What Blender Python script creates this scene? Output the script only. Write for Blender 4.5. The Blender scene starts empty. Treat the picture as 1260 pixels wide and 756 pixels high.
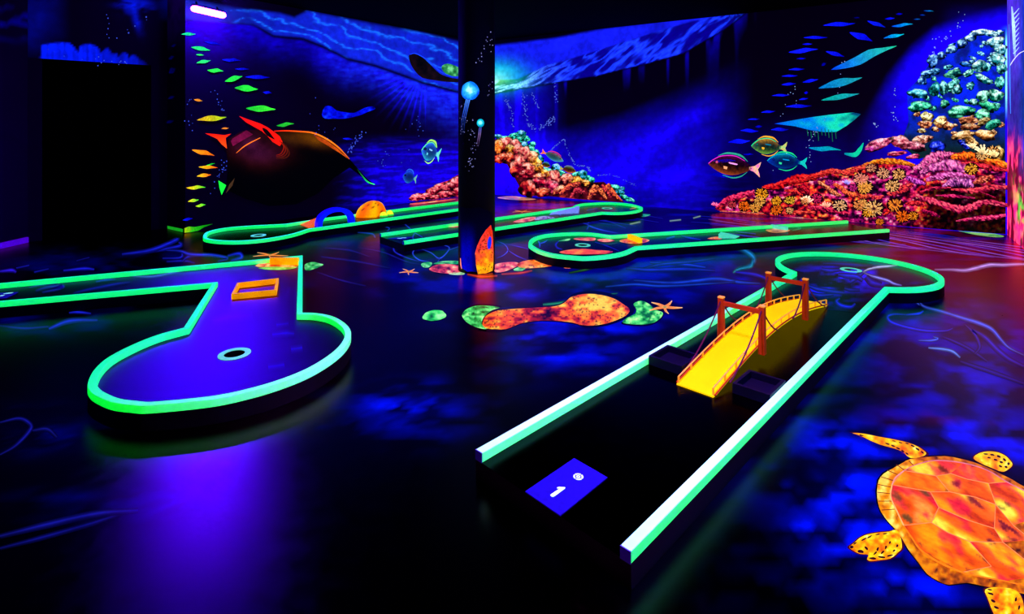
import bpy, bmesh, math, random
import numpy as np
from mathutils import Vector
from mathutils.geometry import delaunay_2d_cdt

# ---------------------------------------------------------------- scene, camera, world, lights
scene = bpy.context.scene
F, CX, HY, EYE = 670.0, 630.0, 159.0, 1.5      # focal length, principal column, horizon row (1260x756 frame), eye height
cd = bpy.data.cameras.new('camera'); cam = bpy.data.objects.new('camera', cd)
scene.collection.objects.link(cam); scene.camera = cam
cam.location = (0, 0, EYE); cam.rotation_euler = (math.pi/2, 0, 0)
cd.sensor_width = 36; cd.lens = 36*F/1260; cd.shift_y = -(378-HY)/1260; cd.clip_end = 100; cd.clip_start = 0.02
world = bpy.data.worlds.new('world'); scene.world = world; world.use_nodes = True
world.node_tree.nodes['Background'].inputs[0].default_value = (0.0, 0.0, 0.0, 1)
vs = scene.view_settings
vs.view_transform = 'Standard'; vs.look = 'None'; vs.gamma = 1; vs.exposure = 0; vs.use_curve_mapping = False
LANE_LAMP_W, WALL_LAMP_W, SIDE_LAMP_W = 78, 85, 80     # power of the three ultraviolet flood lamps
LANE_LAMP_C, WALL_LAMP_C, SIDE_LAMP_C = (0.58, 0.16, 1.0), (0.018, 0.0, 1.0), (0.03, 0.22, 1.0)

# ---------------------------------------------------------------- helpers
rng = random.Random(7); nr = np.random.default_rng(11)
COL = scene.collection
def lin(c):
    c = np.asarray(c, float)/255.0
    return np.where(c <= 0.04045, c/12.92, ((c+0.055)/1.055)**2.4)
_tab = nr.random((256, 256))
def vnoise(x, y):
    x = np.asarray(x, float); y = np.asarray(y, float)
    xi = np.floor(x).astype(int); yi = np.floor(y).astype(int)
    fx = x-xi; fy = y-yi; fx = fx*fx*(3-2*fx); fy = fy*fy*(3-2*fy)
    g = lambda a, b: _tab[a & 255, b & 255]
    return (g(xi, yi)*(1-fx)+g(xi+1, yi)*fx)*(1-fy)+(g(xi, yi+1)*(1-fx)+g(xi+1, yi+1)*fx)*fy
def fbm(x, y, o=4):
    s = 0; a = 0.5; t = 0
    for k in range(o):
        s = s+a*vnoise(x*2**k+17*k, y*2**k+31*k); t += a; a *= 0.5
    return s/t
def sstep(a, b, x):
    t = np.clip((np.asarray(x, float)-a)/(b-a), 0, 1); return t*t*(3-2*t)
def gauss(x, y, cx, cy, rx, ry, rot=0):
    c, s = math.cos(rot), math.sin(rot); dx = x-cx; dy = y-cy
    return np.exp(-(((dx*c+dy*s)/rx)**2+((-dx*s+dy*c)/ry)**2))

def tag(o, label=None, cat=None, group=None, kind=None):
    if label: o['label'] = label
    if cat: o['category'] = cat
    if group: o['group'] = group
    if kind: o['kind'] = kind
    return o
OFFS = {}
def empty(name, loc):
    o = bpy.data.objects.new(name, None); COL.objects.link(o); o.location = loc; o.empty_display_size = 0.1
    OFFS[o.name] = tuple(loc); return o
def make(name, verts, faces, mat, parent=None, cols=None, smooth=False):
    """one mesh object; vertices are given in world space, the origin goes to the middle of its base"""
    v = np.asarray(verts, float).reshape(-1, 3)
    org = np.array([(v[:, 0].min()+v[:, 0].max())/2, (v[:, 1].min()+v[:, 1].max())/2, v[:, 2].min()])
    me = bpy.data.meshes.new(name); me.from_pydata((v-org).tolist(), [], faces if isinstance(faces, list) else faces.tolist())
    if cols is not None:
        at = me.attributes.new('paint', 'FLOAT_COLOR', 'POINT')
        c = np.ones((len(v), 4), np.float32); c[:, :3] = np.asarray(cols, float).reshape(-1, 3)
        at.data.foreach_set('color', c.ravel())
    me.materials.append(mat)
    if smooth: me.polygons.foreach_set('use_smooth', [True]*len(me.polygons))
    me.update()
    o = bpy.data.objects.new(name, me); COL.objects.link(o)
    po = np.array(OFFS.get(parent.name, (0, 0, 0))) if parent is not None else np.zeros(3)
    o.location = org-po; OFFS[o.name] = tuple(org)
    if parent is not None: o.parent = parent
    return o

class MB:                                             # collects shapes into one mesh
    def __init__(s): s.v = []; s.f = []
    def add(s, v, f):
        b = len(s.v); s.v += [tuple(p) for p in v]; s.f += [tuple(i+b for i in q) for q in f]
    def box8(s, p):                                   # 4 bottom then 4 top corners
        s.add(p, [(3,2,1,0),(4,5,6,7),(0,1,5,4),(1,2,6,5),(2,3,7,6),(3,0,4,7)])
    def prism(s, poly, z0, z1):                       # vertical prism on a ground polygon
        n = len(poly); s.add([(x,y,z0) for x,y in poly]+[(x,y,z1) for x,y in poly],
            [tuple(range(n-1,-1,-1)), tuple(range(n,2*n))]+[(i,(i+1)%n,n+(i+1)%n,n+i) for i in range(n)])
    def tube(s, pts, r, seg=8):
        pts = [Vector(p) for p in pts]; n = len(pts); vv = []; ff = []
        for i, p in enumerate(pts):
            d = (pts[min(i+1,n-1)]-pts[max(i-1,0)]).normalized()
            a = d.cross(Vector((0,0,1)));
            if a.length < 1e-3: a = d.cross(Vector((1,0,0)))
            a.normalize(); b = d.cross(a); rr = r[i] if isinstance(r, (list, tuple)) else r
            for k in range(seg):
                t = 2*math.pi*k/seg; vv.append(tuple(p+a*math.cos(t)*rr+b*math.sin(t)*rr))
        for i in range(n-1):
            for k in range(seg): ff.append((i*seg+k, i*seg+(k+1)%seg, (i+1)*seg+(k+1)%seg, (i+1)*seg+k))
        ff.append(tuple(range(seg-1,-1,-1))); ff.append(tuple(range((n-1)*seg, n*seg)))
        s.add(vv, ff)
    def build(s, name, mat, parent=None, smooth=False, bevel=0):
        o = make(name, s.v, s.f, mat, parent, smooth=smooth)
        if bevel:
            m = o.modifiers.new('bevel', 'BEVEL'); m.width = bevel; m.segments = 2; m.limit_method = 'ANGLE'
        return o

# ---- surfaces that a pixel of the photograph can be traced onto
def ray(x, y): return np.array([(x-CX)/F, 1.0, -(y-HY)/F])
class Flat:                                           # horizontal surface at height z
    def __init__(s, z): s.z = z
    def P(s, x, y, off=0.0):
        z = s.z+off; t = (EYE-z)*F/(y-HY); return ((x-CX)/F*t, t, z)
class Wall:                                           # vertical plane through ground points a, b; seen from the side of the camera
    def __init__(s, a, b):
        s.a = np.array([a[0], a[1], 0.0]); u = np.array([b[0]-a[0], b[1]-a[1], 0.0]); s.len = np.linalg.norm(u); s.u = u/s.len
        n = np.array([s.u[1], -s.u[0], 0.0]); s.n = n if n@(np.array([0,0,0])-s.a) > 0 else -n
    def P(s, x, y, off=0.0):
        r = ray(x, y); p0 = s.a+s.n*off; t = ((p0-np.array([0,0,EYE]))@s.n)/(r@s.n)
        return tuple(np.array([0,0,EYE])+r*t)
class Round:                                          # vertical cylinder
    def __init__(s, cx, cy, r): s.c = (cx, cy); s.r = r
    def P(s, x, y, off=0.0):
        R = s.r+off; dx = (x-CX)/F; cx, cy = s.c
        A = dx*dx+1; B = -2*(dx*cx+cy); C = cx*cx+cy*cy-R*R; D = B*B-4*A*C
        t = (-B-math.sqrt(max(D, 0)))/(2*A); return (dx*t, t, EYE-(y-HY)/F*t)
def G(x, y, z=0.0): return Flat(z).P(x, y)[:2]
def topx(v):                                          # world points -> photo pixels
    v = np.asarray(v, float); Y = np.maximum(v[:, 1], 0.3)
    return CX+F*v[:, 0]/Y, HY-F*(v[:, 2]-EYE)/Y

def smooth_line(pts, n=6, closed=False):              # Catmull-Rom
    P = np.asarray(pts, float); m = len(P); out = []
    rngi = range(m) if closed else range(m-1)
    for i in rngi:
        p1, p2 = P[i], P[(i+1) % m]
        p0 = P[(i-1) % m] if closed or i > 0 else 2*p1-p2
        p3 = P[(i+2) % m] if closed or i+2 < m else 2*p2-p1
        for k in range(n):
            t = k/n
            out.append(0.5*((2*p1)+(-p0+p2)*t+(2*p0-5*p1+4*p2-p3)*t*t+(-p0+3*p1-3*p2+p3)*t**3))
    if not closed: out.append(P[-1])
    return np.array(out)

class Paint:                                          # flat paint on a surface, one colour per vertex
    def __init__(s, surf): s.S = surf; s.v = []; s.f = []; s.c = []
    def _add(s, px, f, c, off):
        b = len(s.v); s.v += [s.S.P(x, y, off) for x, y in px]; s.f += [tuple(int(i)+b for i in q) for q in f]
        s.c += [tuple(q) for q in np.broadcast_to(np.asarray(c, float), (len(px), 3))]
    def fill(s, outline, col, step=2.5, off=0.004, smooth=0):
        o = np.asarray(outline, float)
        if smooth: o = smooth_line(o, smooth, True)
        x0, y0 = o.min(0); x1, y1 = o.max(0)
        gx, gy = np.meshgrid(np.arange(x0+step/2, x1, step), np.arange(y0+step/2, y1, step))
        gx = gx+np.where((np.arange(gx.shape[0]) % 2)[:, None] == 0, 0, step/2)
        g = np.stack([gx.ravel(), gy.ravel()], 1)
        vv = [Vector((float(a), float(b))) for a, b in o]+[Vector((float(a), float(b))) for a, b in g]
        n = len(o); r = delaunay_2d_cdt(vv, [], [list(range(n))], 1, 1e-5)
        p = np.array([(q.x, q.y) for q in r[0]])
        if len(p) == 0: return s
        c = col(p[:, 0], p[:, 1]) if callable(col) else lin(col)
        used = sorted({int(i) for q in r[2] for i in q}); mp = {o_: n_ for n_, o_ in enumerate(used)}
        c = np.broadcast_to(np.asarray(c, float), (len(p), 3))[used]
        s._add(p[used], [tuple(mp[int(i)] for i in q) for q in r[2]], c, off); return s
    def ribbon(s, pts, w, col, off=0.005, smooth=5, cols=None):
        """stroke through pixel points; w one width or one per point, cols one colour per point"""
        P = np.asarray(pts, float); n = len(P); t0 = np.arange(n)
        W = np.full(n, float(w)) if np.isscalar(w) else np.asarray(w, float)
        C = np.repeat(lin(col)[None], n, 0) if cols is None else np.array([lin(q) for q in cols])
        if smooth > 1 and n > 2:
            Q = smooth_line(P, smooth); t = np.linspace(0, n-1, len(Q))
        else: Q = P; t = t0
        W = np.interp(t, t0, W); C = np.stack([np.interp(t, t0, C[:, k]) for k in range(3)], 1)
        d = np.gradient(Q, axis=0); d /= np.maximum(np.linalg.norm(d, axis=1, keepdims=True), 1e-6)
        nn = np.stack([-d[:, 1], d[:, 0]], 1)
        a = Q+nn*W[:, None]/2; b = Q-nn*W[:, None]/2; m = len(Q)
        s._add(np.concatenate([a, b]), [(i, i+1, m+i+1, m+i) for i in range(m-1)], np.concatenate([C, C]), off); return s
    def soft(s, pts, w, cols, off=0.001, smooth=6):
        """brush stroke that fades out towards both of its long edges"""
        P = np.asarray(pts, float); n = len(P); t0 = np.arange(n); C = np.array([lin(q) for q in cols]); W = np.asarray(w, float)
        Q = smooth_line(P, smooth) if n > 2 else P; t = np.linspace(0, n-1, len(Q))
        W = np.interp(t, t0, W); C = np.stack([np.interp(t, t0, C[:, k]) for k in range(3)], 1)
        d = np.gradient(Q, axis=0); d /= np.maximum(np.linalg.norm(d, axis=1, keepdims=True), 1e-6); nn = np.stack([-d[:, 1], d[:, 0]], 1)
        px = []; cc = []; m = len(Q); prof = ((-1.0, 0.06), (-0.45, 0.3), (0.0, 1.0), (0.35, 0.45), (0.75, 0.2), (1.3, 0.05))
        for o, g in prof: px += list(Q+nn*(W*o)[:, None]); cc.append(C*g)
        s._add(px, [(j*m+i, j*m+i+1, (j+1)*m+i+1, (j+1)*m+i) for j in range(len(prof)-1) for i in range(m-1)], np.concatenate(cc), off); return s
    def disc(s, x, y, r, col, edge=None, ry=None, off=0.006, seg=10):
        ry = r if ry is None else ry; e = col if edge is None else edge
        px = [(x, y)]+[(x+r*math.cos(2*math.pi*k/seg), y+ry*math.sin(2*math.pi*k/seg)) for k in range(seg)]
        s._add(px, [(0, 1+k, 1+(k+1) % seg) for k in range(seg)], np.array([lin(col)]+[lin(e)]*seg), off); return s
    def build(s, name, mat=None, parent=None):
        # face the camera side
        o = make(name, s.v, s.f, mat or M['paint'], parent, s.c); me = o.data
        bm = bmesh.new(); bm.from_mesh(me); bm.normal_update()
        org = Vector(OFFS[o.name])
        for fc in bm.faces:
            if fc.normal.dot(Vector((0, 0, EYE))-(fc.calc_center_median()+org)) < 0: fc.normal_flip()
        bm.to_mesh(me); bm.free(); return o

# ---------------------------------------------------------------- materials
M = {}
def nodes(name):
    m = bpy.data.materials.new(name); m.use_nodes = True; nt = m.node_tree
    return m, nt, nt.nodes['Principled BSDF']
def paint_mat(name, base, rough, spec, sampling=False, grain=18.0, lo=0.75, hi=1.2, bump=0.0, gain=1.0):
    m, nt, b = nodes(name); N = nt.nodes; L = nt.links
    b.inputs['Base Color'].default_value = (*base, 1); b.inputs['Roughness'].default_value = rough
    b.inputs['Specular IOR Level'].default_value = spec
    at = N.new('ShaderNodeAttribute'); at.attribute_name = 'paint'
    tc = N.new('ShaderNodeTexCoord'); no = N.new('ShaderNodeTexNoise'); no.inputs['Scale'].default_value = grain; no.inputs['Detail'].default_value = 5
    L.new(tc.outputs['Object'], no.inputs['Vector'])
    mr = N.new('ShaderNodeMapRange'); mr.inputs['From Min'].default_value = 0.3; mr.inputs['From Max'].default_value = 0.7
    mr.inputs['To Min'].default_value = lo*gain; mr.inputs['To Max'].default_value = hi*gain
    L.new(no.outputs['Fac'], mr.inputs['Value'])
    mx = N.new('ShaderNodeVectorMath'); mx.operation = 'SCALE'
    L.new(at.outputs['Color'], mx.inputs[0]); L.new(mr.outputs['Result'], mx.inputs['Scale'])
    L.new(mx.outputs['Vector'], b.inputs['Emission Color']); b.inputs['Emission Strength'].default_value = 1.0
    if bump:
        bp = N.new('ShaderNodeBump'); bp.inputs['Strength'].default_value = bump; bp.inputs['Distance'].default_value = 0.01
        L.new(no.outputs['Fac'], bp.inputs['Height']); L.new(bp.outputs['Normal'], b.inputs['Normal'])
    if not sampling: m.cycles.emission_sampling = 'NONE'
    M[name] = m; return m
paint_mat('paint', (0.002, 0.002, 0.003), 0.7, 0.05, grain=60, gain=1.35)
paint_mat('reef_paint', (0.002, 0.002, 0.003), 0.7, 0.05, grain=70, gain=1.45, lo=0.5, hi=1.4)                # fluorescent mural paint
paint_mat('wall_paint', (0.030, 0.0, 0.026), 0.9, 0.02, grain=9, gain=1.7)
def plain(name, base, rough=0.5, spec=0.5, emit=None, es=1.0, grain=None, metal=0.0, var=0.15, bump=0.0):
    m, nt, b = nodes(name); N = nt.nodes; L = nt.links
    b.inputs['Roughness'].default_value = rough; b.inputs['Specular IOR Level'].default_value = spec; b.inputs['Metallic'].default_value = metal
    tc = N.new('ShaderNodeTexCoord'); no = N.new('ShaderNodeTexNoise'); no.inputs['Scale'].default_value = grain or 30; no.inputs['Detail'].default_value = 4
    L.new(tc.outputs['Object'], no.inputs['Vector'])
    def varied(col, sock):
        mr = N.new('ShaderNodeMapRange'); mr.inputs['From Min'].default_value = 0.3; mr.inputs['From Max'].default_value = 0.7
        mr.inputs['To Min'].default_value = 1-var; mr.inputs['To Max'].default_value = 1+var
        L.new(no.outputs['Fac'], mr.inputs['Value'])
        sc = N.new('ShaderNodeVectorMath'); sc.operation = 'SCALE'; sc.inputs[0].default_value = col
        L.new(mr.outputs['Result'], sc.inputs['Scale']); L.new(sc.outputs['Vector'], sock)
    varied(base, b.inputs['Base Color'])
    if emit: varied(emit, b.inputs['Emission Color']); b.inputs['Emission Strength'].default_value = es
    if bump:
        bp = N.new('ShaderNodeBump'); bp.inputs['Strength'].default_value = bump; bp.inputs['Distance'].default_value = 0.004
        L.new(no.outputs['Fac'], bp.inputs['Height']); L.new(bp.outputs['Normal'], b.inputs['Normal'])
    M[name] = m; return m
def gloss_paint(name, rough, gain=1.0, grain=6.0, lo=0.6, hi=1.3, ior=1.5, tint=(1.0, 0.26, 1.0)):
    """varnished black floor: painted glow under a clear, slightly rough coat"""
    m = bpy.data.materials.new(name); m.use_nodes = True; nt = m.node_tree; N = nt.nodes; L = nt.links; N.remove(N['Principled BSDF'])
    at = N.new('ShaderNodeAttribute'); at.attribute_name = 'paint'
    tc = N.new('ShaderNodeTexCoord'); no = N.new('ShaderNodeTexNoise'); no.inputs['Scale'].default_value = grain; no.inputs['Detail'].default_value = 5
    L.new(tc.outputs['Object'], no.inputs['Vector'])
    mr = N.new('ShaderNodeMapRange'); mr.inputs['From Min'].default_value = 0.3; mr.inputs['From Max'].default_value = 0.7
    mr.inputs['To Min'].default_value = lo*gain; mr.inputs['To Max'].default_value = hi*gain; L.new(no.outputs['Fac'], mr.inputs['Value'])
    em = N.new('ShaderNodeEmission'); L.new(at.outputs['Color'], em.inputs['Color']); L.new(mr.outputs['Result'], em.inputs['Strength'])
    gl = N.new('ShaderNodeBsdfGlossy'); gl.distribution = 'BECKMANN'; gl.inputs['Color'].default_value = (*tint, 1)
    n2 = N.new('ShaderNodeTexNoise'); n2.inputs['Scale'].default_value = 14; n2.inputs['Detail'].default_value = 6; L.new(tc.outputs['Object'], n2.inputs['Vector'])
    m2 = N.new('ShaderNodeMapRange'); m2.inputs['To Min'].default_value = rough-0.05; m2.inputs['To Max'].default_value = rough+0.05; L.new(n2.outputs['Fac'], m2.inputs['Value']); L.new(m2.outputs['Result'], gl.inputs['Roughness'])
    fr = N.new('ShaderNodeFresnel'); fr.inputs['IOR'].default_value = ior
    mx = N.new('ShaderNodeMixShader'); L.new(fr.outputs['Fac'], mx.inputs['Fac']); L.new(em.outputs['Emission'], mx.inputs[1]); L.new(gl.outputs['BSDF'], mx.inputs[2])
    L.new(mx.outputs['Shader'], N['Material Output'].inputs['Surface']); m.cycles.emission_sampling = 'NONE'
    M[name] = m; return m
gloss_paint('floor_paint', 0.30, gain=2.2, ior=2.15, tint=(1.0, 0.28, 0.45))
gloss_paint('deck_paint', 0.24, gain=2.0, ior=1.25, tint=(0.6, 0.62, 0.7))
gloss_paint('deck_paint_blue', 0.42, ior=1.55, tint=(1.0, 0.3, 0.9))
gloss_paint('floor_gloss_paint', 0.36, gain=1.45, grain=45, lo=0.75, hi=1.2, ior=1.35)
plain('rail_green', (0.55, 0.80, 0.85), 0.5, 0.12, emit=(0.0, 0.90, 0.03), var=0.05)
plain('end_cap_blue', (0.10, 0.10, 0.6), 0.5, 0.3, emit=(0.0, 0.0, 0.03))
plain('black_board', (0.002, 0.002, 0.003), 0.6, 0.15)
plain('black_paint', (0.0004, 0.0004, 0.0006), 0.9, 0.02)
plain('ring_mint', (0.5, 0.7, 0.7), 0.5, 0.3, emit=(0.08, 0.62, 0.28))
plain('yellow_board', (0.95, 0.6, 0.0), 0.5, 0.1, emit=(0.85, 0.26, 0.0), grain=6, var=0.3)
plain('deck_yellow', (0.8, 0.7, 0.0), 0.6, 0.04, emit=(0.82, 0.50, 0.0), grain=8, var=0.08)
plain('tower_red', (0.35, 0.035, 0.004), 0.6, 0.1, emit=(0.13, 0.008, 0.0), grain=12)
plain('post_yellow', (0.9, 0.5, 0.05), 0.5, 0.3, emit=(0.55, 0.20, 0.0))
plain('cable_maroon', (0.07, 0.008, 0.03), 0.6, 0.1, emit=(0.03, 0.0, 0.006))
plain('block_black', (0.002, 0.002, 0.012), 0.5, 0.15, emit=(0.0, 0.0, 0.003))
plain('sign_blue', (0.006, 0.004, 0.22), 0.6, 0.05, emit=(0.004, 0.0, 0.22), grain=40)
plain('sign_mint', (0.7, 0.9, 0.8), 0.5, 0.3, emit=(0.25, 0.75, 0.5))
plain('arch_blue', (0.02, 0.02, 0.4), 0.5, 0.3, emit=(0.0, 0.0, 0.95))
plain('wedge_orange', (0.9, 0.25, 0.02), 0.5, 0.3, emit=(0.78, 0.10, 0.005))
plain('wedge_violet', (0.4, 0.4, 0.8), 0.5, 0.3, emit=(0.16, 0.22, 0.75), grain=60, var=0.35)
plain('wedge_teal', (0.2, 0.7, 0.5), 0.5, 0.3, emit=(0.05, 0.62, 0.36))
plain('rock_lime', (0.5, 0.7, 0.1), 0.5, 0.3, emit=(0.55, 0.72, 0.05), grain=20)
plain('lamp_housing', (0.02, 0.02, 0.025), 0.4, 0.4)
plain('lamp_lens', (0.8, 0.8, 0.9), 0.3, 0.3, emit=(26.0, 1.3, 500.0), var=0.02)
# ---------------------------------------------------------------- the room
CEIL = 3.54
PL, PC, PR = (-4.71, 7.85), (-0.76, 12.72), (7.02, 7.72)        # ends and corner of the two mural walls
PJ, PK = (-5.21, 8.23), (-6.43, 7.23)                            # set-back wall with the dark doorway
PR2 = (5.55, 5.55)
W_L, W_R, W_S, W_D = Wall(PL, PC), Wall(PC, PR), Wall(PR2, PR), Wall(PK, PJ)
W_J = Wall(PJ, PL); W_E = Wall((-6.46, -2.5), PK)
FLOOR, DECK_Z = Flat(0.0), 0.09
DECK = Flat(DECK_Z)

def wall_grid(name, W, z0, z1, colfn, step=0.022, u0=0.0, u1=None, mat='wall_paint'):
    u1 = W.len if u1 is None else u1
    nu = max(2, int((u1-u0)/step)+1); nz = max(2, int((z1-z0)/step)+1)
    U, Z = np.meshgrid(np.linspace(u0, u1, nu), np.linspace(z0, z1, nz))
    v = W.a[None]+U.ravel()[:, None]*W.u[None]; v[:, 2] = Z.ravel()
    x, y = topx(v); c = colfn(x, y)
    i = np.arange(nu*nz).reshape(nz, nu)
    f = np.stack([i[:-1, :-1].ravel(), i[:-1, 1:].ravel(), i[1:, 1:].ravel(), i[1:, :-1].ravel()], 1)
    if np.cross(W.u, [0, 0, 1])@W.n < 0: f = f[:, ::-1]
    o = make(name, v, f, M[mat], None, c); tag(o, kind='structure'); return o

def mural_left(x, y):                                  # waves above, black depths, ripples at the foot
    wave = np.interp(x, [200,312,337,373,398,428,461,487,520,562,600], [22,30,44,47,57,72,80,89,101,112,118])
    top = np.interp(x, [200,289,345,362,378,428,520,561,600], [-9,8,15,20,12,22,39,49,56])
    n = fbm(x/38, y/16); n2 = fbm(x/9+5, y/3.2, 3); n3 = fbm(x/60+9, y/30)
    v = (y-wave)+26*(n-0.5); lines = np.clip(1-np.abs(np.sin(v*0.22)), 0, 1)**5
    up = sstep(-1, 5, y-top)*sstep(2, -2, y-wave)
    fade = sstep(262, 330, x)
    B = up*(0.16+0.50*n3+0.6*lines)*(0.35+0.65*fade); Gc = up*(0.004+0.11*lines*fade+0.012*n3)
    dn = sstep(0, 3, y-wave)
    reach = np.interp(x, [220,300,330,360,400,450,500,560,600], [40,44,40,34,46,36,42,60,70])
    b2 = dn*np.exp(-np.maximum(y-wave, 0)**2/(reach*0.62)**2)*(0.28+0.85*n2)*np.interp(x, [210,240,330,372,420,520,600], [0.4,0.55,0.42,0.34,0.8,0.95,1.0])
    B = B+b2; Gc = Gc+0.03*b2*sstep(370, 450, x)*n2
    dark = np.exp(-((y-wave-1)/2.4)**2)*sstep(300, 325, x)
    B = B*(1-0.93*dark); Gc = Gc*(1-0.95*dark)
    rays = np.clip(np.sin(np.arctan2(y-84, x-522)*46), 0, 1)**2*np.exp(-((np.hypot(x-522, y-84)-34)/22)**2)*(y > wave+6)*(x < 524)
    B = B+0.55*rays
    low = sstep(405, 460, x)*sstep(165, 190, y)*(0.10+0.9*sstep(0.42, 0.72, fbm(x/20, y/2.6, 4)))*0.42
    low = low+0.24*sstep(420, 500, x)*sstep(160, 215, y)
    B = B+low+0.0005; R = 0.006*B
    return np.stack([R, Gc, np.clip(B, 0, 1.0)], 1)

def mural_right(x, y):
    top = np.interp(x, [560,609,683,740,800,841,915,940,1000], [60,55,46,35,26,18,14,10,-40])
    l1 = np.interp(x, [580,609,637,673,708,734,800,850,925], [102,99,98,81,71,63,42,27,10])
    l2 = np.interp(x, [580,609,642,683,734,760,791,841,892,918,940], [116,114,108,101,93,86,79,65,35,15,2])
    xx = sstep(935, 890, x)
    n = fbm(x/30, y/14); n3 = fbm(x/70+3, y/34+2); nb = fbm((0.8*x-0.6*y)/60+1, (0.6*x+0.8*y)/26+7, 4)
    sky = sstep(-1, 4, y-top)*sstep(1, -2, y-l1)*xx*(0.28+0.6*n)
    vv_ = (y-l1)/np.maximum(l2-l1, 3); rip = np.clip(1-np.abs(2*fbm(x/17+vv_*1.5, vv_*3.2+x/40, 3)-1)*2.3, 0, 1)**3*1.3
    band = sstep(-2, 2, y-l1)*sstep(1, -1, y-l2)*xx
    B = sky+band*(0.16+1.0*rip*np.interp(x, [600,760,880,925], [1,0.9,0.9,0.3])); near = np.exp(-((x-606)/42)**2)
    Gc = sky*0.012+band*rip*(0.03+0.75*near)+0.55*gauss(x, y, 606, 94, 30, 15); R = 0.25*band*rip*near+0.12*gauss(x, y, 606, 97, 16, 8)
    under = sstep(0, 4, y-l2)
    drip = under*sstep(700, 640, x)*(0.30+0.55*sstep(0.5, 0.8, vnoise(x/5, y/60)))*np.exp(-np.maximum(y-l2-40, 0)/90)
    drip = drip+under*0.22*sstep(0.62, 0.85, vnoise(x/6+40, y/80))*np.exp(-np.maximum(y-l2-6, 0)/16)*xx
    ax = np.interp(x, [600,700,760,820,880,930], [150,165,150,125,95,70])
    haze = sstep(-14, 46, y-ax)*sstep(930, 800, x)*(0.08+1.15*nb*nb+0.45*n3)*(1-0.55*sstep(205, 245, y))
    ripl = sstep(190, 225, y)*sstep(960, 800, x)*sstep(0.45, 0.75, fbm(x/22, y/2.4))*0.18
    blk = sstep(0, 6, y-l2)*np.exp(-np.maximum(y-l2-10, 0)**2/28**2)*sstep(660, 730, x)
    B = B+drip+haze*(1-blk)+ripl
    e = np.interp(x, [1000,1060,1090,1120,1150,1190,1240], [215,150,98,62,38,24,12])
    dome = sstep(-10, 22, y-e)*sstep(1040, 1130, x)*(0.50+0.5*fbm(x/40, y/40))*np.interp(x, [1040,1090,1150,1240], [0.3,0.7,1.3,1.4])
    dome = dome*(1-0.35*sstep(120, 190, y))+0.10*sstep(1150, 1200, x)*sstep(0, 30, y)
    navy = sstep(880, 960, x)*sstep(130, 200, y)*0.05*(0.4+fbm(x/30, y/30))
    B = B+dome+navy+0.0006; R = R+0.006*B
    Gc = Gc+0.9*np.exp(-((1240-x)/5.0)**2)*sstep(30, 60, y)*sstep(150, 110, y); R = R+0.25*np.exp(-((1240-x)/3.5)**2)*sstep(35, 60, y)*sstep(150, 110, y)  # cyan-white glow of lamp light beside the corner, painted into the mural colour
    return np.stack([np.clip(R, 0, 1), np.clip(Gc, 0, 1), np.clip(B, 0, 1.0)], 1)

def mural_door(x, y):                                  # over the doorway: pale frozen strip above the lintel
    lint = np.interp(x, [34, 52, 180, 206], [70, 72, 80, 82])
    sc = lint-np.interp(x, [50,52,58,68,78,86,92,96,98,104,112,120,125,128,132,136,139,142,146,150,155,159,162,166,172,180,186], [70,56,55,53.5,53,54,60,66,58,55,55,59,67,61,60,64,69,65,71,66,65,73,68,69,74,78,84])
    B = sstep(lint-sc-2, lint-sc+1, y)*sstep(48, 54, x)*sstep(184, 168, x)*np.interp(x, [50,110,180], [0.72,0.6,0.22])*(0.55+0.8*vnoise(x/2.2, y/24))
    B = B+0.10*sstep(90, 34, x)*sstep(80, 20, y)*sstep(30, 36, x)*fbm(x/20, y/20)*2
    B = B+0.55*sstep(0.45, 0.7, fbm(x/20+3, y/7))*gauss(x, y, 166, 6, 17, 9, 0.2)+0.7*gauss(x, y, 168, 24, 4, 13, -0.3)*fbm(x/6, y/6)
    B = B+0.06*sstep(192, 206, x)*sstep(30, 0, y)
    return np.stack([0*B, 0.01*B, B], 1)
def mural_entry(x, y):
    B = 0.12*sstep(0.5, 0.68, fbm(x/30, y/6))*sstep(60, 20, y)+0.5*np.exp(-((y-303+x*0.2)/3.0)**2)*0+0.0004
    return np.stack([0*B, 0*B, B], 1)
def mural_jamb(x, y):
    B = 0.0004+0.03*sstep(70, 0, y)*fbm(x/9, y/14)
    return np.stack([0.1*B, 0*B, B], 1)
def mural_side(x, y):                                  # right wall: violet water over hot coral
    n = fbm(x/5, y/26); n2 = fbm(x/3, y/8)
    k = sstep(150, 205, y)
    w = np.stack([0.02+0.06*n, 0.01+0.06*n*n2, 0.30+0.4*n], 1)*(1-0.5*sstep(60, 130, y))[:, None]
    streak = sstep(0.5, 0.62, fbm(x/2.6+3, y/22, 3))
    h = np.stack([0.75+0.7*n2, 0.008+0.14*n2*n2*streak, 0.08+0.18*n], 1)*(0.12+0.88*streak)[:, None]
    g = np.stack([0.10+0*n, 0.75*n2, 0.05+0*n], 1); gm = gauss(x, y, 1256, 258, 5, 26, -0.15)*sstep(0.4, 0.6, n2)
    b = np.stack([0*n, 0.02+0*n, 0.6*n], 1); bm_ = sstep(1250, 1262, x)*sstep(230, 200, y)
    c = w*(1-k)[:, None]+h*k[:, None]; c = c*(1-gm)[:, None]+g*gm[:, None]; c = c*(1-bm_)[:, None]+b*bm_[:, None]
    far = sstep(1420, 1290, x)
    return np.clip(c, 0, 1.6)*(0.15+0.85*far)[:, None]

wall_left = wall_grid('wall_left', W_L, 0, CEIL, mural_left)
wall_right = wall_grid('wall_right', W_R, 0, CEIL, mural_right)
wall_side = wall_grid('wall_side', W_S, 0, CEIL, mural_side, 0.025)
wall_jamb = wall_grid('wall_jamb', W_J, 0, CEIL, mural_jamb, 0.05)
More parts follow.
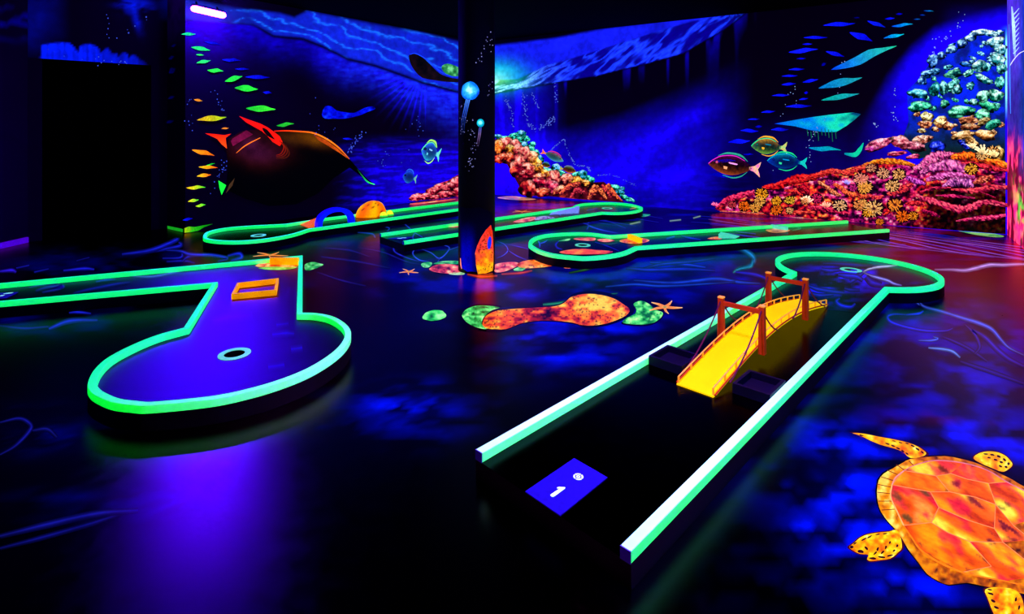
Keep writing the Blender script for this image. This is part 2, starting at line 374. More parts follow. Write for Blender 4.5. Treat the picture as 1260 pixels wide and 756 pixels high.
# set-back wall: piers and lintel around the dark doorway
LINT = 2.45
def on_u(W, x):
    p = np.array(W.P(x, HY+100)); return float((p-W.a)@W.u)
ua, ub = on_u(W_D, 52), on_u(W_D, 186)
wall_grid('wall_over_doorway', W_D, LINT, CEIL, mural_door, 0.025)
wall_grid('wall_doorway_pier', W_D, 0, LINT, mural_jamb, 0.08, 0, ua)
wall_grid('wall_doorway_return', W_D, 0, LINT, mural_jamb, 0.08, ub, W_D.len)
wall_grid('wall_entry', W_E, 0, CEIL, mural_entry, 0.06)
def slab(name, a, b, z0, z1, t, mat):                  # plain wall panel with thickness behind it
    W = Wall(a, b); m = MB(); q = [W.a[:2], W.a[:2]+W.u[:2]*W.len, W.a[:2]+W.u[:2]*W.len-W.n[:2]*t, W.a[:2]-W.n[:2]*t]
    m.prism([tuple(p) for p in q], z0, z1); o = m.build(name, M[mat]); tag(o, kind='structure'); return o
# corridor behind the doorway, the wall behind the camera and the rest of the right side
bk = [tuple((W_D.a+W_D.u*u-W_D.n*d)[:2]) for u, d in ((ua-0.3, 2.2), (ub+0.3, 2.2), (ua-0.3, 0.02), (ub+0.3, 0.02))]
slab('wall_corridor_end', bk[0], bk[1], 0, CEIL, 0.05, 'black_paint')
slab('wall_corridor_near', bk[2], bk[0], 0, CEIL, 0.05, 'black_paint')
slab('wall_corridor_far', bk[3], bk[1], 0, CEIL, 0.05, 'black_paint')
slab('wall_right_near', PR2, (5.55, -2.5), 0, CEIL, 0.1, 'black_paint')
slab('wall_behind', (-6.46, -2.5), (5.55, -2.5), 0, CEIL, 0.1, 'black_paint')
cm = MB(); cm.prism([(-7.5, -2.6), (7.3, -2.6), (7.3, 13.2), (-7.5, 13.2)], CEIL, CEIL+0.05)
tag(cm.build('ceiling', M['black_paint']), kind='structure')
# low violet baseboard left of the doorway
m = MB(); a = np.array(PK)+np.array([0.03, -0.02]); m.prism([(a[0], a[1]), (a[0]-0.03, a[1]), (-6.46, 2.0), (-6.43, 2.0)], 0, 0.07)
plain('baseboard_blue', (0.05, 0.02, 0.3), 0.5, 0.3, emit=(0.06, 0.0, 0.5))
tag(m.build('baseboard_left', M['baseboard_blue']), kind='structure')

def floor_col(x, y):                                   # deep blue clouds painted on the black floor
    n = fbm(x/70, y/26, 5); c = sstep(0.38, 0.75, n); cs = sstep(0.35, 0.7, fbm(x/38+4, y/13+9, 4))
    B = 0.0*x
    for cx, cy, rx, ry, a in ((505,505,62,26,0.55),(395,530,26,14,0.12),(640,395,70,16,0.40),(730,402,60,14,0.30),(690,432,60,26,0.40),(760,380,90,26,0.35),
        (1030,575,45,42,0.75),(1075,610,60,60,0.8),(1015,650,40,40,0.5),(1120,715,55,45,0.75),(1175,535,80,16,0.55),(1250,560,70,20,0.35),(1020,540,40,20,0.3),
        (545,350,60,16,0.28),(660,350,70,14,0.40),(480,335,90,24,0.03),(850,325,85,16,0.40),(760,345,110,12,0.35),(930,350,40,14,0.3),
        (60,395,90,14,0.10),(30,530,60,20,0.10),(150,620,90,14,0.10),(300,345,80,10,0.08),(1150,450,110,40,0.22),(1220,490,80,30,0.25),(1140,395,80,24,0.30),(1200,420,50,20,0.25),
        (430,300,90,10,0.06),(640,300,110,16,0.22),(1000,560,60,60,0.15),(1240,660,200,120,0.15),(160,320,90,10,0.08),(60,330,60,10,0.06)):
        B = B+a*gauss(x, y, cx, cy, rx, ry)
    B = B*(0.04+1.30*cs)*(0.45+0.75*c)
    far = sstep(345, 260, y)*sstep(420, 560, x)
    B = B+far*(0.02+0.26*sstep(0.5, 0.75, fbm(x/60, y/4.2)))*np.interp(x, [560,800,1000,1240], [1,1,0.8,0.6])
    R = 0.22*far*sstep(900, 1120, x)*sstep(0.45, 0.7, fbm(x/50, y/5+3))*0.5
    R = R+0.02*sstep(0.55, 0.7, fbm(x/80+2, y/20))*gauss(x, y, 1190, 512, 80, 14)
    return np.stack([R, 0.004*B, np.clip(B, 0, 1)], 1)
fx = np.arange(-7.6, 7.31, 0.04); fy = np.arange(-2.5, 13.21, 0.04)
X, Y = np.meshgrid(fx, fy); v = np.stack([X.ravel(), Y.ravel(), 0*X.ravel()], 1)
px, py = topx(v); c = floor_col(px, py)*((v[:, 1] > 1.2)[:, None])
i = np.arange(len(v)).reshape(len(fy), len(fx))
f = np.stack([i[:-1, :-1].ravel(), i[:-1, 1:].ravel(), i[1:, 1:].ravel(), i[1:, :-1].ravel()], 1)
floor = make('floor', v, f, M['floor_paint'], None, c); tag(floor, kind='structure')

# ---------------------------------------------------------------- ultraviolet lamps
def flood_lamp(label, centre, u, n, power, colour, L=0.52, hgt=0.10, spread=140):
    """bar lamp: u along the bar, n the way it shines"""
    c = np.array(centre, float); u = np.array(u, float); u /= np.linalg.norm(u); n = np.array(n, float); n /= np.linalg.norm(n)
    w = np.cross(n, u); root = empty('ultraviolet_lamp', tuple(c)); tag(root, label, 'lamp', 'ultraviolet flood lamps')
    def bar(name, mat, l, h, d0, d1, seg=10):
        prof = []
        for k in range(2*seg):
            if k < seg: t = -math.pi/2+math.pi*k/(seg-1); q = (l/2-h/2+h/2*math.cos(t), h/2*math.sin(t))
            else: t = math.pi/2+math.pi*(k-seg)/(seg-1); q = (-l/2+h/2+h/2*math.cos(t), h/2*math.sin(t))
            prof.append(q)
        m = MB(); N = len(prof)
        vv = [c+u*a+w*b+n*d for d in (d0, d1) for a, b in prof]
        m.add(vv, [tuple(range(N-1, -1, -1)), tuple(range(N, 2*N))]+[(k, (k+1) % N, N+(k+1) % N, N+k) for k in range(N)])
        return m.build(name, M[mat], root, bevel=0.004)
    bar('housing', 'lamp_housing', L-0.02, hgt-0.02, -0.07, -0.005)
    bar('lens', 'lamp_lens', L, hgt, -0.02, 0.010)
    for s in (-1, 1):
        m = MB(); m.tube([c+u*s*L*0.3-n*0.06, c+u*s*L*0.3-n*0.16], 0.012); m.build('bracket', M['lamp_housing'], root)
    ld = bpy.data.lights.new('ultraviolet_beam', 'AREA'); ld.shape = 'RECTANGLE'; ld.size = L; ld.size_y = hgt; ld.energy = power; ld.color = colour
    ld.spread = math.radians(spread)
    lo = bpy.data.objects.new('ultraviolet_beam', ld); COL.objects.link(lo)
    from mathutils import Matrix
    R = Matrix((u, -w if np.dot(np.cross(u, -w), -n) > 0 else w, -n)).transposed()
    lo.rotation_euler = R.to_euler(); lo.location = n*0.014; lo.parent = root
    return root
pa, pb = np.array(W_L.P(235, 10, 0.17)), np.array(W_L.P(278, 20, 0.17))
nd = np.array([0.32, -0.55, -0.77]); ud = pb-pa; nd = nd-ud*(nd@ud)/(ud@ud)
flood_lamp('glowing violet bar lamp high on the wall above the green fish', (pa+pb)/2, ud, nd, WALL_LAMP_W, WALL_LAMP_C, L=np.linalg.norm(ud), spread=150)
D1, N1 = np.array([0.6996, 0.7145, 0]), np.array([0.7145, -0.6996, 0])         # along and across the near lane
flood_lamp('violet bar lamp on the ceiling over the bridge lane', tuple(D1*2.3+N1*-1.36+np.array([0, 0, CEIL-0.17])), D1, (0, 0, -1), LANE_LAMP_W, LANE_LAMP_C, spread=84)
flood_lamp('violet bar lamp on the near right wall', (5.33, 2.4, 3.0), (0, 1, 0), (-0.55, 0.62, -0.40), SIDE_LAMP_W, SIDE_LAMP_C, spread=150)
# ---------------------------------------------------------------- golf lanes: raised black decks with glowing kerb rails
RW, RH = 0.040, 0.042                                   # kerb rail width and height
RAIL_Z = DECK_Z+RH
def gpx(pts): return [G(x, y, RAIL_Z) for x, y in pts]   # top edge of a rail
def lane(label, segs, cup, seg_smooth, group='glowing green golf lanes', deck_mat='deck_paint', cup_r=(0.060, 0.094)):
    path = []; spans = []
    for k, s in enumerate(segs):
        s = [tuple(p) for p in s]
        if k > 0: s = [path[-1]]+s[1:] if seg_smooth[k] != 'corner' else [path[-1]]+s
        q = smooth_line(s, 7) if seg_smooth[k] is True else np.array(s)
        a = max(len(path)-1, 0); path += [tuple(p) for p in (q if k == 0 else q[1:])]; spans.append((a, len(path)-1))
    P = np.array(path); area = 0.5*np.sum(P[:, 0]*np.roll(P[:, 1], -1)-np.roll(P[:, 0], -1)*P[:, 1]); sg = 1.0 if area > 0 else -1.0
    d = np.diff(P, axis=0); d /= np.linalg.norm(d, axis=1, keepdims=True)
    nl = np.stack([-d[:, 1], d[:, 0]], 1)*sg             # inward normals
    inn = []
    for k in range(len(P)):
        if k == 0: o = nl[0]
        elif k == len(P)-1: o = nl[-1]
        else:
            b = nl[k-1]+nl[k]; b /= np.linalg.norm(b); o = b/max(0.35, b@nl[k])
        inn.append(P[k]+o*RW)
    inn = np.array(inn); c0 = P.mean(0)
    root = empty('golf_lane', (c0[0], c0[1], 0)); tag(root, label, 'golf lane', group)
    for a, b in spans:
        m = MB(); n = b-a+1
        vv = [(*P[k], DECK_Z) for k in range(a, b+1)]+[(*P[k], RAIL_Z) for k in range(a, b+1)]+[(*inn[k], RAIL_Z) for k in range(a, b+1)]+[(*inn[k], DECK_Z) for k in range(a, b+1)]
        ff = []
        for j in range(4):
            for k in range(n-1): ff.append((j*n+k, j*n+k+1, ((j+1) % 4)*n+k+1, ((j+1) % 4)*n+k))
        ff += [(0, n, 2*n, 3*n), (3*n+n-1, 2*n+n-1, n+n-1, n-1)]
        if sg > 0: ff = [q[::-1] for q in ff]
        m.add(vv, ff); r = m.build('rail', M['rail_green'], root, bevel=0.003)
        for end, kk, dd in ((a == 0, a, -d[0]), (b == len(P)-1, b, d[-1])):
            if end:
                e = MB(); A, B = P[kk], inn[kk]; e.box8([(*A, DECK_Z), (*B, DECK_Z), (*(B+dd*0.004), DECK_Z), (*(A+dd*0.004), DECK_Z), (*A, RAIL_Z), (*B, RAIL_Z), (*(B+dd*0.004), RAIL_Z), (*(A+dd*0.004), RAIL_Z)])
                e.build('end_cap', M['end_cap_blue'], r)
    # deck with a real cup sunk into it
    bm = bmesh.new(); top = [bm.verts.new((x, y, DECK_Z-0.0005)) for x, y in P]; es = [bm.edges.new((top[k], top[(k+1) % len(top)])) for k in range(len(top))]
    cx, cy = cup; ring = [bm.verts.new((cx+cup_r[0]*math.cos(2*math.pi*k/28), cy+cup_r[0]*math.sin(2*math.pi*k/28), DECK_Z-0.0005)) for k in range(28)]
    es += [bm.edges.new((ring[k], ring[(k+1) % 28])) for k in range(28)]
    bmesh.ops.triangle_fill(bm, use_beauty=True, edges=es, normal=(0, 0, 1))
    for loop in (top, ring):
        low = [bm.verts.new((q.co.x, q.co.y, 0.002 if loop is top else 0.012)) for q in loop]
        for k in range(len(loop)): bm.faces.new((loop[k], loop[(k+1) % len(loop)], low[(k+1) % len(loop)], low[k]))
        if loop is ring: bm.faces.new(low)
    bmesh.ops.recalc_face_normals(bm, faces=bm.faces)
    vv = [tuple(q.co) for q in bm.verts]; bm.verts.index_update(); ff = [tuple(q.index for q in fc.verts) for fc in bm.faces]; bm.free()
    dk = make('deck', vv, ff, M[deck_mat], root); dk.data.materials.append(M['black_board'])
    for p in dk.data.polygons:
        if abs(p.normal.z) < 0.5 or p.center.z+dk.location.z+0 < DECK_Z-0.03: p.material_index = 1
    m = MB(); n = 36
    vv = []
    for r_, z_ in ((cup_r[0], DECK_Z+0.0006), (cup_r[0], DECK_Z+0.004), (cup_r[1], DECK_Z+0.004), (cup_r[1], DECK_Z+0.0006)):
        vv += [(cx+r_*math.cos(2*math.pi*k/n), cy+r_*math.sin(2*math.pi*k/n), z_) for k in range(n)]
    m.add(vv, [(j*n+k, ((j+1) % 4)*n+k, ((j+1) % 4)*n+(k+1) % n, j*n+(k+1) % n) for j in range(4) for k in range(n)])
    m.build('cup_ring', M['ring_mint'], root)
    return root
def at1(a, c): return tuple((D1*a+N1*c)[:2])
# lane 1, in front on the right: straight with a round end
LA0, LA1, LC = -1.738, -0.958, -1.348; BR = 0.70; BA = 6.20; hw = (LA1-LA0)/2; jn = BA-math.sqrt(BR**2-hw**2)
arc = []
th = math.asin(hw/BR)
for k in range(49):
    t = math.pi-th-(2*math.pi-2*th)*k/48; arc.append(at1(BA+BR*math.cos(t), LC+BR*math.sin(t)))
lane1 = lane('near right golf lane with a yellow bridge and the number one plate', [[at1(1.53, LA1), at1(jn, LA1)], arc, [at1(jn, LA0), at1(1.555, LA0)]], G(1047, 332.5, DECK_Z), [False, False, False])
k9 = 180/907
b2 = [(90+x*k9, 370+y*k9) for x, y in [(685,168),(530,210),(380,268),(220,350),(130,430),(90,515),(106,562),(155,596),(240,630),(350,645),(480,650)]]
b2 += [(260+x*k9, 370+y*k9) for x, y in [(0,612),(250,560),(450,500),(620,430),(760,345),(840,270),(867,205),(840,150),(760,100),(660,78),(565,74)]]
lane2 = lane('big left golf lane with a yellow frame and a large round end',
    [gpx([(-75,378.5),(261,349)]), gpx([(261,349), b2[0]]), gpx(b2), gpx([b2[-1],(372.4,314.3)]), gpx([(372.4,314.3),(-75,355.4)])],
    G(288.5, 436, DECK_Z), [False, False, True, False, False], deck_mat='deck_paint_blue')
k9 = 200/1260
b3 = [(640+x*k9, 270+y*k9) for x, y in [(910,213),(820,252),(700,277),(520,293),(400,287),(250,270),(140,240),(75,203),(65,185),(80,155),(130,130),(220,112),(400,100),(550,103),(700,122)]]
lane3 = lane('middle golf lane left of the bridge with corals painted in its round end',
    [gpx([(1094.6,282.3), b3[0]]), gpx(b3), gpx([b3[-1],(1041,271.3)])], G(717, 302, DECK_Z), [False, True, False])
b4 = [(600+x*k9, 235+y*k9) for x, y in [(890,165),(1000,168),(1100,162),(1170,150),(1203,132),(1170,115),(1080,97),(930,88),(760,95),(690,107),(655,125)]]
lane4 = lane('far golf lane passing behind the column with a grey violet ramp',
    [gpx([(497.5,297.2), b4[0]]), gpx(b4), gpx([b4[-1],(467.3,287.3)])], G(747, 256.6, DECK_Z), [False, True, False])
k9 = 320/1260
b5 = [(220+x*k9, 120+y*k9) for x, y in [(635,637),(550,663),(420,686),(300,696),(200,695),(130,686),(118,672),(140,650),(220,632),(330,622),(520,612)]]
lane5 = lane('far left golf lane with a blue arch and an orange rock',
    [gpx([(584,254.3), b5[0]]), gpx(b5), gpx([b5[-1],(397,268.5)]), gpx([(397,268.5),(584,245.6)])], G(318, 290, DECK_Z), [False, True, False, False])

# ---------------------------------------------------------------- hole number plates
def plate(label, corners, mark=None):
    m = MB(); q = [G(x, y, DECK_Z+0.004) for x, y in corners]
    c0 = np.mean(q, 0); root = empty('number_plate', (c0[0], c0[1], DECK_Z)); tag(root, label, 'sign', 'hole number plates')
    m.prism(q, DECK_Z+0.0005, DECK_Z+0.004); m.build('board', M['sign_blue'], root)
    if mark: mark(root, [np.array(p) for p in q])
    return root
def mark_one(root, q):                                   # q: near-left, far-left, far-right, near-right in lane direction
    o = q[0]; u = q[1]-q[0]; w = q[3]-q[0]; z0, z1 = DECK_Z+0.0042, DECK_Z+0.0055
    P = lambda a, b: tuple(o+u*a+w*b)
    m = MB(); m.prism([P(*p) for p in [(0.17,0.475),(0.17,0.525),(0.185,0.548),(0.405,0.548),(0.425,0.535),(0.425,0.515),(0.372,0.418),(0.350,0.405),(0.335,0.425),(0.362,0.468),(0.19,0.455)]][::-1], z0, z1)
    m.build('numeral_one', M['sign_mint'], root)
    c = o+u*0.72+w*0.5; e1 = u/np.linalg.norm(u); e2 = w/np.linalg.norm(w)
    def ringpart(r0, r1, t0, t1, name):
        mm = MB(); n = 12; ts = [t0+(t1-t0)*k/n for k in range(n+1)]
        poly = [tuple(c+e1*r1*math.cos(t)+e2*r1*math.sin(t)) for t in ts]+[tuple(c+e1*r0*math.cos(t)+e2*r0*math.sin(t)) for t in ts[::-1]]
        mm.prism(poly, z0, z1); mm.build(name, M['sign_mint'], root)
    for k in range(4): ringpart(0.0135, 0.0205, k*math.pi/2+0.12, (k+1)*math.pi/2-0.12, 'target_ring')
    for k in range(2): ringpart(0.0035, 0.0088, k*math.pi, (k+1)*math.pi-0.02, 'target_dot')
plate('blue floor plate with a white number one between the near rails', [(646.3,604.9),(706.5,564),(747.4,587.6),(689.5,634.6)], mark_one)
def mark_small(root, q):
    o = q[0]; u = q[1]-q[0]; w = q[3]-q[0]; z0, z1 = DECK_Z+0.0042, DECK_Z+0.0055
    P = lambda a, b: tuple(o+u*a+w*b)
    for nm, a in (('numeral', 0.28), ('target_ring', 0.68)):
        m = MB(); m.prism([P(a, 0.4), P(a+0.06, 0.36), P(a+0.2, 0.44), P(a+0.2, 0.6), P(a+0.06, 0.62)], z0, z1); m.build(nm, M['sign_mint'], root)
plate('small blue plate at the left end of the big left lane', [(-30,369),(-2,360.5),(22.5,359.5),(8,366.5)], mark_small)
plate('small blue plate at the start of the far lane left of the column', [(477,293.6),(490,291.8),(509,291.6),(497,294.8)], mark_small)

# ---------------------------------------------------------------- the bridge
A0, A1, BH, BWD, RISE = 2.78, 4.88, 0.014, 0.104, 0.115
def bz(a): return DECK_Z+0.006+RISE*math.sin(math.pi*(a-A0)/(A1-A0))
def B3(a, c, z): p = D1*a+N1*(LC+c); return (p[0], p[1], z)
br = empty('toy_bridge', B3((A0+A1)/2, 0, DECK_Z)); tag(br, 'yellow arched toy bridge with red brown towers on the near lane', 'bridge')
m = MB(); n = 28; vv = []
for k in range(n+1):
    a = A0+(A1-A0)*k/n; z = bz(a); vv += [B3(a, -BWD, z), B3(a, BWD, z), B3(a, BWD, z-BH), B3(a, -BWD, z-BH)]
ff = [(4*k+j, 4*k+4+j, 4*k+4+(j+1) % 4, 4*k+(j+1) % 4) for k in range(n) for j in range(4)]+[(3,2,1,0), (4*n,4*n+1,4*n+2,4*n+3)]
m.add(vv, [q[::-1] for q in ff]); m.build('deck', M['deck_yellow'], br)
for s in (-1, 1):
    m = MB(); m.tube([B3(A0+0.01+(A1-A0-0.02)*k/n, s*(BWD-0.006), bz(A0+0.01+(A1-A0-0.02)*k/n)+0.036) for k in range(n+1)], 0.0042, 6)
    rl = m.build('handrail', M['post_yellow'], br)
    for k in range(15):
        a = A0+0.012+(A1-A0-0.024)*k/14; mm = MB()
        mm.box8([B3(a+da, s*(BWD-0.006)+dc, bz(a)+dz) for dz in (-0.004, 0.036) for da, dc in ((-.004,-.004),(-.004,.004),(.004,.004),(.004,-.004))]); mm.build('baluster', M['post_yellow'], rl)
    m = MB(); m.tube([B3(A0+0.01+(A1-A0-0.02)*k/n, s*(BWD+0.004), bz(A0+0.01+(A1-A0-0.02)*k/n)+0.002) for k in range(n+1)], 0.005, 6); m.build('edge_strip', M['tower_red'], br)
TW = (3.41, 4.24); TOPZ = 0.425
for ta in TW:
    tw = empty('tower', B3(ta, 0, bz(ta))); tw.parent = br
    tw.location = tuple(np.array(B3(ta, 0, bz(ta)))-np.array(OFFS[br.name]))
    for s in (-1, 1):
        m = MB(); c = s*(BWD+0.022); h0 = 0.019; h1 = 0.0165; z0 = bz(ta)-0.05
        m.box8([B3(ta+da*h, c+dc*h, z) for z, h in ((z0, h0), (TOPZ, h1)) for da, dc in ((-1,-1),(-1,1),(1,1),(1,-1))]); m.build('tower_post', M['tower_red'], tw, bevel=0.002)
        m = MB(); m.box8([B3(ta+da*0.018, c+dc*0.018, z) for z in (TOPZ, TOPZ+0.009) for da, dc in ((-1,-1),(-1,1),(1,1),(1,-1))]); m.build('post_cap', M['post_yellow'], tw, bevel=0.002)
    m = MB(); m.box8([B3(ta+da*0.011, dc*(BWD+0.01), z) for z in (TOPZ-0.045, TOPZ-0.018) for da, dc in ((-1,-1),(-1,1),(1,1),(1,-1))]); m.build('crossbeam', M['tower_red'], tw, bevel=0.002)
for s in (-1, 1):
    c = s*(BWD+0.022)
    for a0, z0, a1, z1, sag in ((TW[0], TOPZ-0.01, A0+0.16, bz(A0+0.16), 0.035), (TW[0], TOPZ-0.01, TW[0]+0.27, bz(TW[0]+0.27)+0.005, 0.03), (TW[1], TOPZ-0.01, TW[1]-0.27, bz(TW[1]-0.27)+0.005, 0.03), (TW[1], TOPZ-0.01, A1-0.16, bz(A1-0.16), 0.035)):
        m = MB(); m.tube([B3(a0+(a1-a0)*t, c, z0+(z1-z0)*t-sag*4*t*(1-t)) for t in [j/12 for j in range(13)]], 0.0048, 6); m.build('cable', M['cable_maroon'], br)
# black hollow blocks that close the gap on both sides of the bridge
def tray(label, a0, a1, c0, c1, h=0.055, t=0.018):
    def P(a, c, z): p = D1*a+N1*c; return (p[0], p[1], z)
    root = empty('blocker_box', P((a0+a1)/2, (c0+c1)/2, DECK_Z)); tag(root, label, 'box', 'black blocker boxes beside the bridge')
    for aa, ab, ca, cb in ((a0, a0+t, c0, c1), (a1-t, a1, c0, c1), (a0+t, a1-t, c0, c0+t), (a0+t, a1-t, c1-t, c1)):
        m = MB(); m.box8([P(a, c, z) for z in (DECK_Z+0.0005, DECK_Z+h) for a, c in ((aa,ca),(aa,cb),(ab,cb),(ab,ca))]); m.build('side_board', M['block_black'], root, bevel=0.0015)
    m = MB(); m.box8([P(a, c, z) for z in (DECK_Z+0.0005, DECK_Z+0.018) for a, c in ((a0+t,c0+t),(a0+t,c1-t),(a1-t,c1-t),(a1-t,c0+t))]); m.build('bottom', M['block_black'], root)
    return root
tray('black open box between the bridge and the left rail', 2.90, 3.13, LA0+RW+0.002, LC-BWD-0.03)
tray('black open box between the bridge and the right rail', 2.90, 3.13, LC+BWD+0.05, LA1-RW-0.002)

# ---------------------------------------------------------------- obstacles on the other lanes
# yellow square frame lying on the left lane
q = [np.array(G(x, y, DECK_Z+0.047)) for x, y in ((284.6,362),(340.3,357),(343,342.2),(291.9,348))]; ctr = sum(q)/4
fr = empty('obstacle_box', (ctr[0], ctr[1], DECK_Z)); tag(fr, 'hollow yellow wooden box lying on the big left lane', 'box')
def shrink(p, t):
    r = []
    for k in range(4):
        e1 = p[(k+1) % 4]-p[k]; e0 = p[k-1]-p[k]; r.append(p[k]+e1/np.linalg.norm(e1)*t+e0/np.linalg.norm(e0)*t)
    return r
qi = shrink(q, 0.020)
for k in range(4):
    j = (k+1) % 4; m = MB(); pl = [q[k], q[j], qi[j], qi[k]]
    m.prism([tuple(p) for p in pl], DECK_Z+0.0005, DECK_Z+0.047); m.build('side_board', M['yellow_board'], fr, bevel=0.002)
# orange plank wedged in the corner
a, b = np.array(G(331.6, 326.0, DECK_Z)), np.array(G(366.5, 327.0, DECK_Z)); nn = np.array([-(b-a)[1], (b-a)[0]]); nn = nn/np.linalg.norm(nn)*0.03
m = MB(); m.prism([tuple(p) for p in (a, b, b+nn, a+nn)], DECK_Z+0.0005, DECK_Z+0.075)
tag(m.build('corner_plank', M['yellow_board'], bevel=0.003), 'orange yellow plank set across the far corner of the left lane', 'plank')
# arch, ramp and rock on the far left lane
def band(pa, pb, z0, z1, arch, th, depth, name, mat, label, cat):
    pa, pb = np.array(pa), np.array(pb); u = pb-pa; w = np.array([-u[1], u[0]]); w = w/np.linalg.norm(w)*depth
    m = MB(); n = 18; vv = []
    for k in range(n+1):
        t = k/n; cx = math.pi*(1-t)
        for rr in (1.0, 1.0-th):
            p = pa+u*(0.5+0.5*rr*math.cos(cx)); z = z0+arch*rr*math.sin(cx)**0.8
            vv += [(p[0]-w[0]/2, p[1]-w[1]/2, z), (p[0]+w[0]/2, p[1]+w[1]/2, z)]
    ff = []
    for k in range(n):
        o = 4*k; ff += [(o, o+4, o+5, o+1), (o+2, o+3, o+7, o+6), (o, o+2, o+6, o+4), (o+1, o+5, o+7, o+3)]
    ff += [(0, 1, 3, 2), (4*n, 4*n+2, 4*n+3, 4*n+1)]
    m.add(vv, ff); return tag(m.build(name, M[mat]), label, cat)
band(G(389, 279.5, DECK_Z), G(435, 273.5, DECK_Z), DECK_Z+0.001, 0, 0.25, 0.24, 0.10, 'arch_hoop', 'arch_blue', 'bright blue arch hoop standing on the far left lane', 'arch')
def wedge(px, mat, label, h, name='ramp', cat='ramp', z=DECK_Z):
    """px: two low corners then two high corners, on the deck"""
    p = [G(x, y, z+0.001) for x, y in px]; m = MB()
    m.add([(*p[0], z+0.001), (*p[1], z+0.001), (*p[2], z+0.001), (*p[3], z+0.001), (*p[2], z+h), (*p[3], z+h), (*p[0], z+0.006), (*p[1], z+0.006)],
          [(3,2,1,0), (6,7,4,5), (2,3,5,4), (0,1,7,6), (1,2,4,7), (3,0,6,5)])
    o = m.build(name, M[mat]); bm = bmesh.new(); bm.from_mesh(o.data); bmesh.ops.recalc_face_normals(bm, faces=bm.faces); bm.to_mesh(o.data); bm.free()
    return tag(o, label, cat, 'ramps on the golf lanes')
wedge([(380,281),(369,276.6),(390,273.4),(386.5,280)], 'wedge_orange', 'small orange ramp in front of the blue arch', 0.07)
wedge([(676,264.5),(682,258.8),(713,256.5),(712,262.5)], 'wedge_violet', 'grey violet speckled ramp before the round end of the far lane', 0.045)
wedge([(905,293.6),(910,291),(887,290.4),(884,293.6)], 'wedge_teal', 'teal and yellow wedge lying in the middle golf lane', 0.055)
# yellow block beside the round end of the middle lane
a, b = np.array(G(786, 299.5, DECK_Z)), np.array(G(772, 294.0, DECK_Z)); nn = np.array([-(b-a)[1], (b-a)[0]]); nn = nn/np.linalg.norm(nn)*-0.05
m = MB(); m.prism([tuple(p) for p in (a, b, b+nn, a+nn)], DECK_Z+0.0005, DECK_Z+0.06)
tag(m.build('wooden_block', M['deck_yellow'], bevel=0.004), 'small yellow block at the neck of the middle golf lane', 'block')
a, b = np.array(G(948, 281.0, DECK_Z)), np.array(G(968, 283.8, DECK_Z)); nn = np.array([-(b-a)[1], (b-a)[0]]); nn = nn/np.linalg.norm(nn)*0.05
m = MB(); m.prism([tuple(p) for p in (a, b, b+nn, a+nn)], DECK_Z+0.0005, DECK_Z+0.05)
tag(m.build('wooden_block', M['wedge_teal'], bevel=0.004), 'small green block near the right end of the middle lane', 'block')
# orange dome rock with lime stones
def dome(name, cx, cy, rx, ry, h, fn, parent=None, skew=0.0, z=DECK_Z):
    vv = []; cc = []; ff = []; nt, npn = 24, 9
    for j in range(npn+1):
        f_ = j/npn*math.pi/2
        for k in range(nt):
            t = 2*math.pi*k/nt; w = 1+0.06*math.sin(3*t+1)+0.04*math.sin(5*t+j)
            vv.append((cx+rx*w*math.cos(f_)*math.cos(t)+skew*math.sin(f_), cy+ry*w*math.cos(f_)*math.sin(t), z+0.001+h*math.sin(f_))); cc.append(fn(t, f_))
    for j in range(npn):
        for k in range(nt): ff.append((j*nt+k, j*nt+(k+1) % nt, (j+1)*nt+(k+1) % nt, (j+1)*nt+k))
    ff.append(tuple(range(npn*nt, npn*nt+nt))); ff.append(tuple(range(nt-1, -1, -1)))
    return make(name, vv, ff, M['paint'], parent, cc, smooth=True)
p = np.array(G(451, 268.5, DECK_Z))
rk = empty('coral_rock', (p[0], p[1], DECK_Z)); tag(rk, 'orange speckled coral rock with lime stones on the far left lane', 'rock')
def rockc(t, f_):
    d = 1 if rng.random() > 0.2 else 0.12; return lin((255, 130+40*math.sin(4*t), 0))*d
dome('rock_dome', p[0]+0.0, p[1]+0.16, 0.245, 0.14, 0.255, rockc, rk, 0.07)
for x, y, r, h in ((468.5, 268, 0.085, 0.09), (478, 266.3, 0.06, 0.085), (465, 266.5, 0.07, 0.115)):
    e = G(x, y, DECK_Z); dome('lime_stone', e[0], e[1]+0.09, r, 0.05, h, lambda t, f_: lin((215, 235, 40)) if f_ > 0.25 else lin((40, 190, 60)), rk)

# ---------------------------------------------------------------- the column
COLX, COLY, COLR = -0.378, 5.82, 0.196
CYL = Round(COLX, COLY, COLR)
m = MB(); n = 48
m.prism([(COLX+COLR*math.cos(2*math.pi*k/n), COLY+COLR*math.sin(2*math.pi*k/n)) for k in range(n)], 0.0005, CEIL-0.001)
plain('column_black', (0.003, 0.003, 0.004), 0.7, 0.12)
col_o = m.build('column', M['column_black'])
for p_ in col_o.data.polygons: p_.use_smooth = len(p_.vertices) == 4
tag(col_o, 'black round column painted with jellyfish and an orange coral spire', 'column')
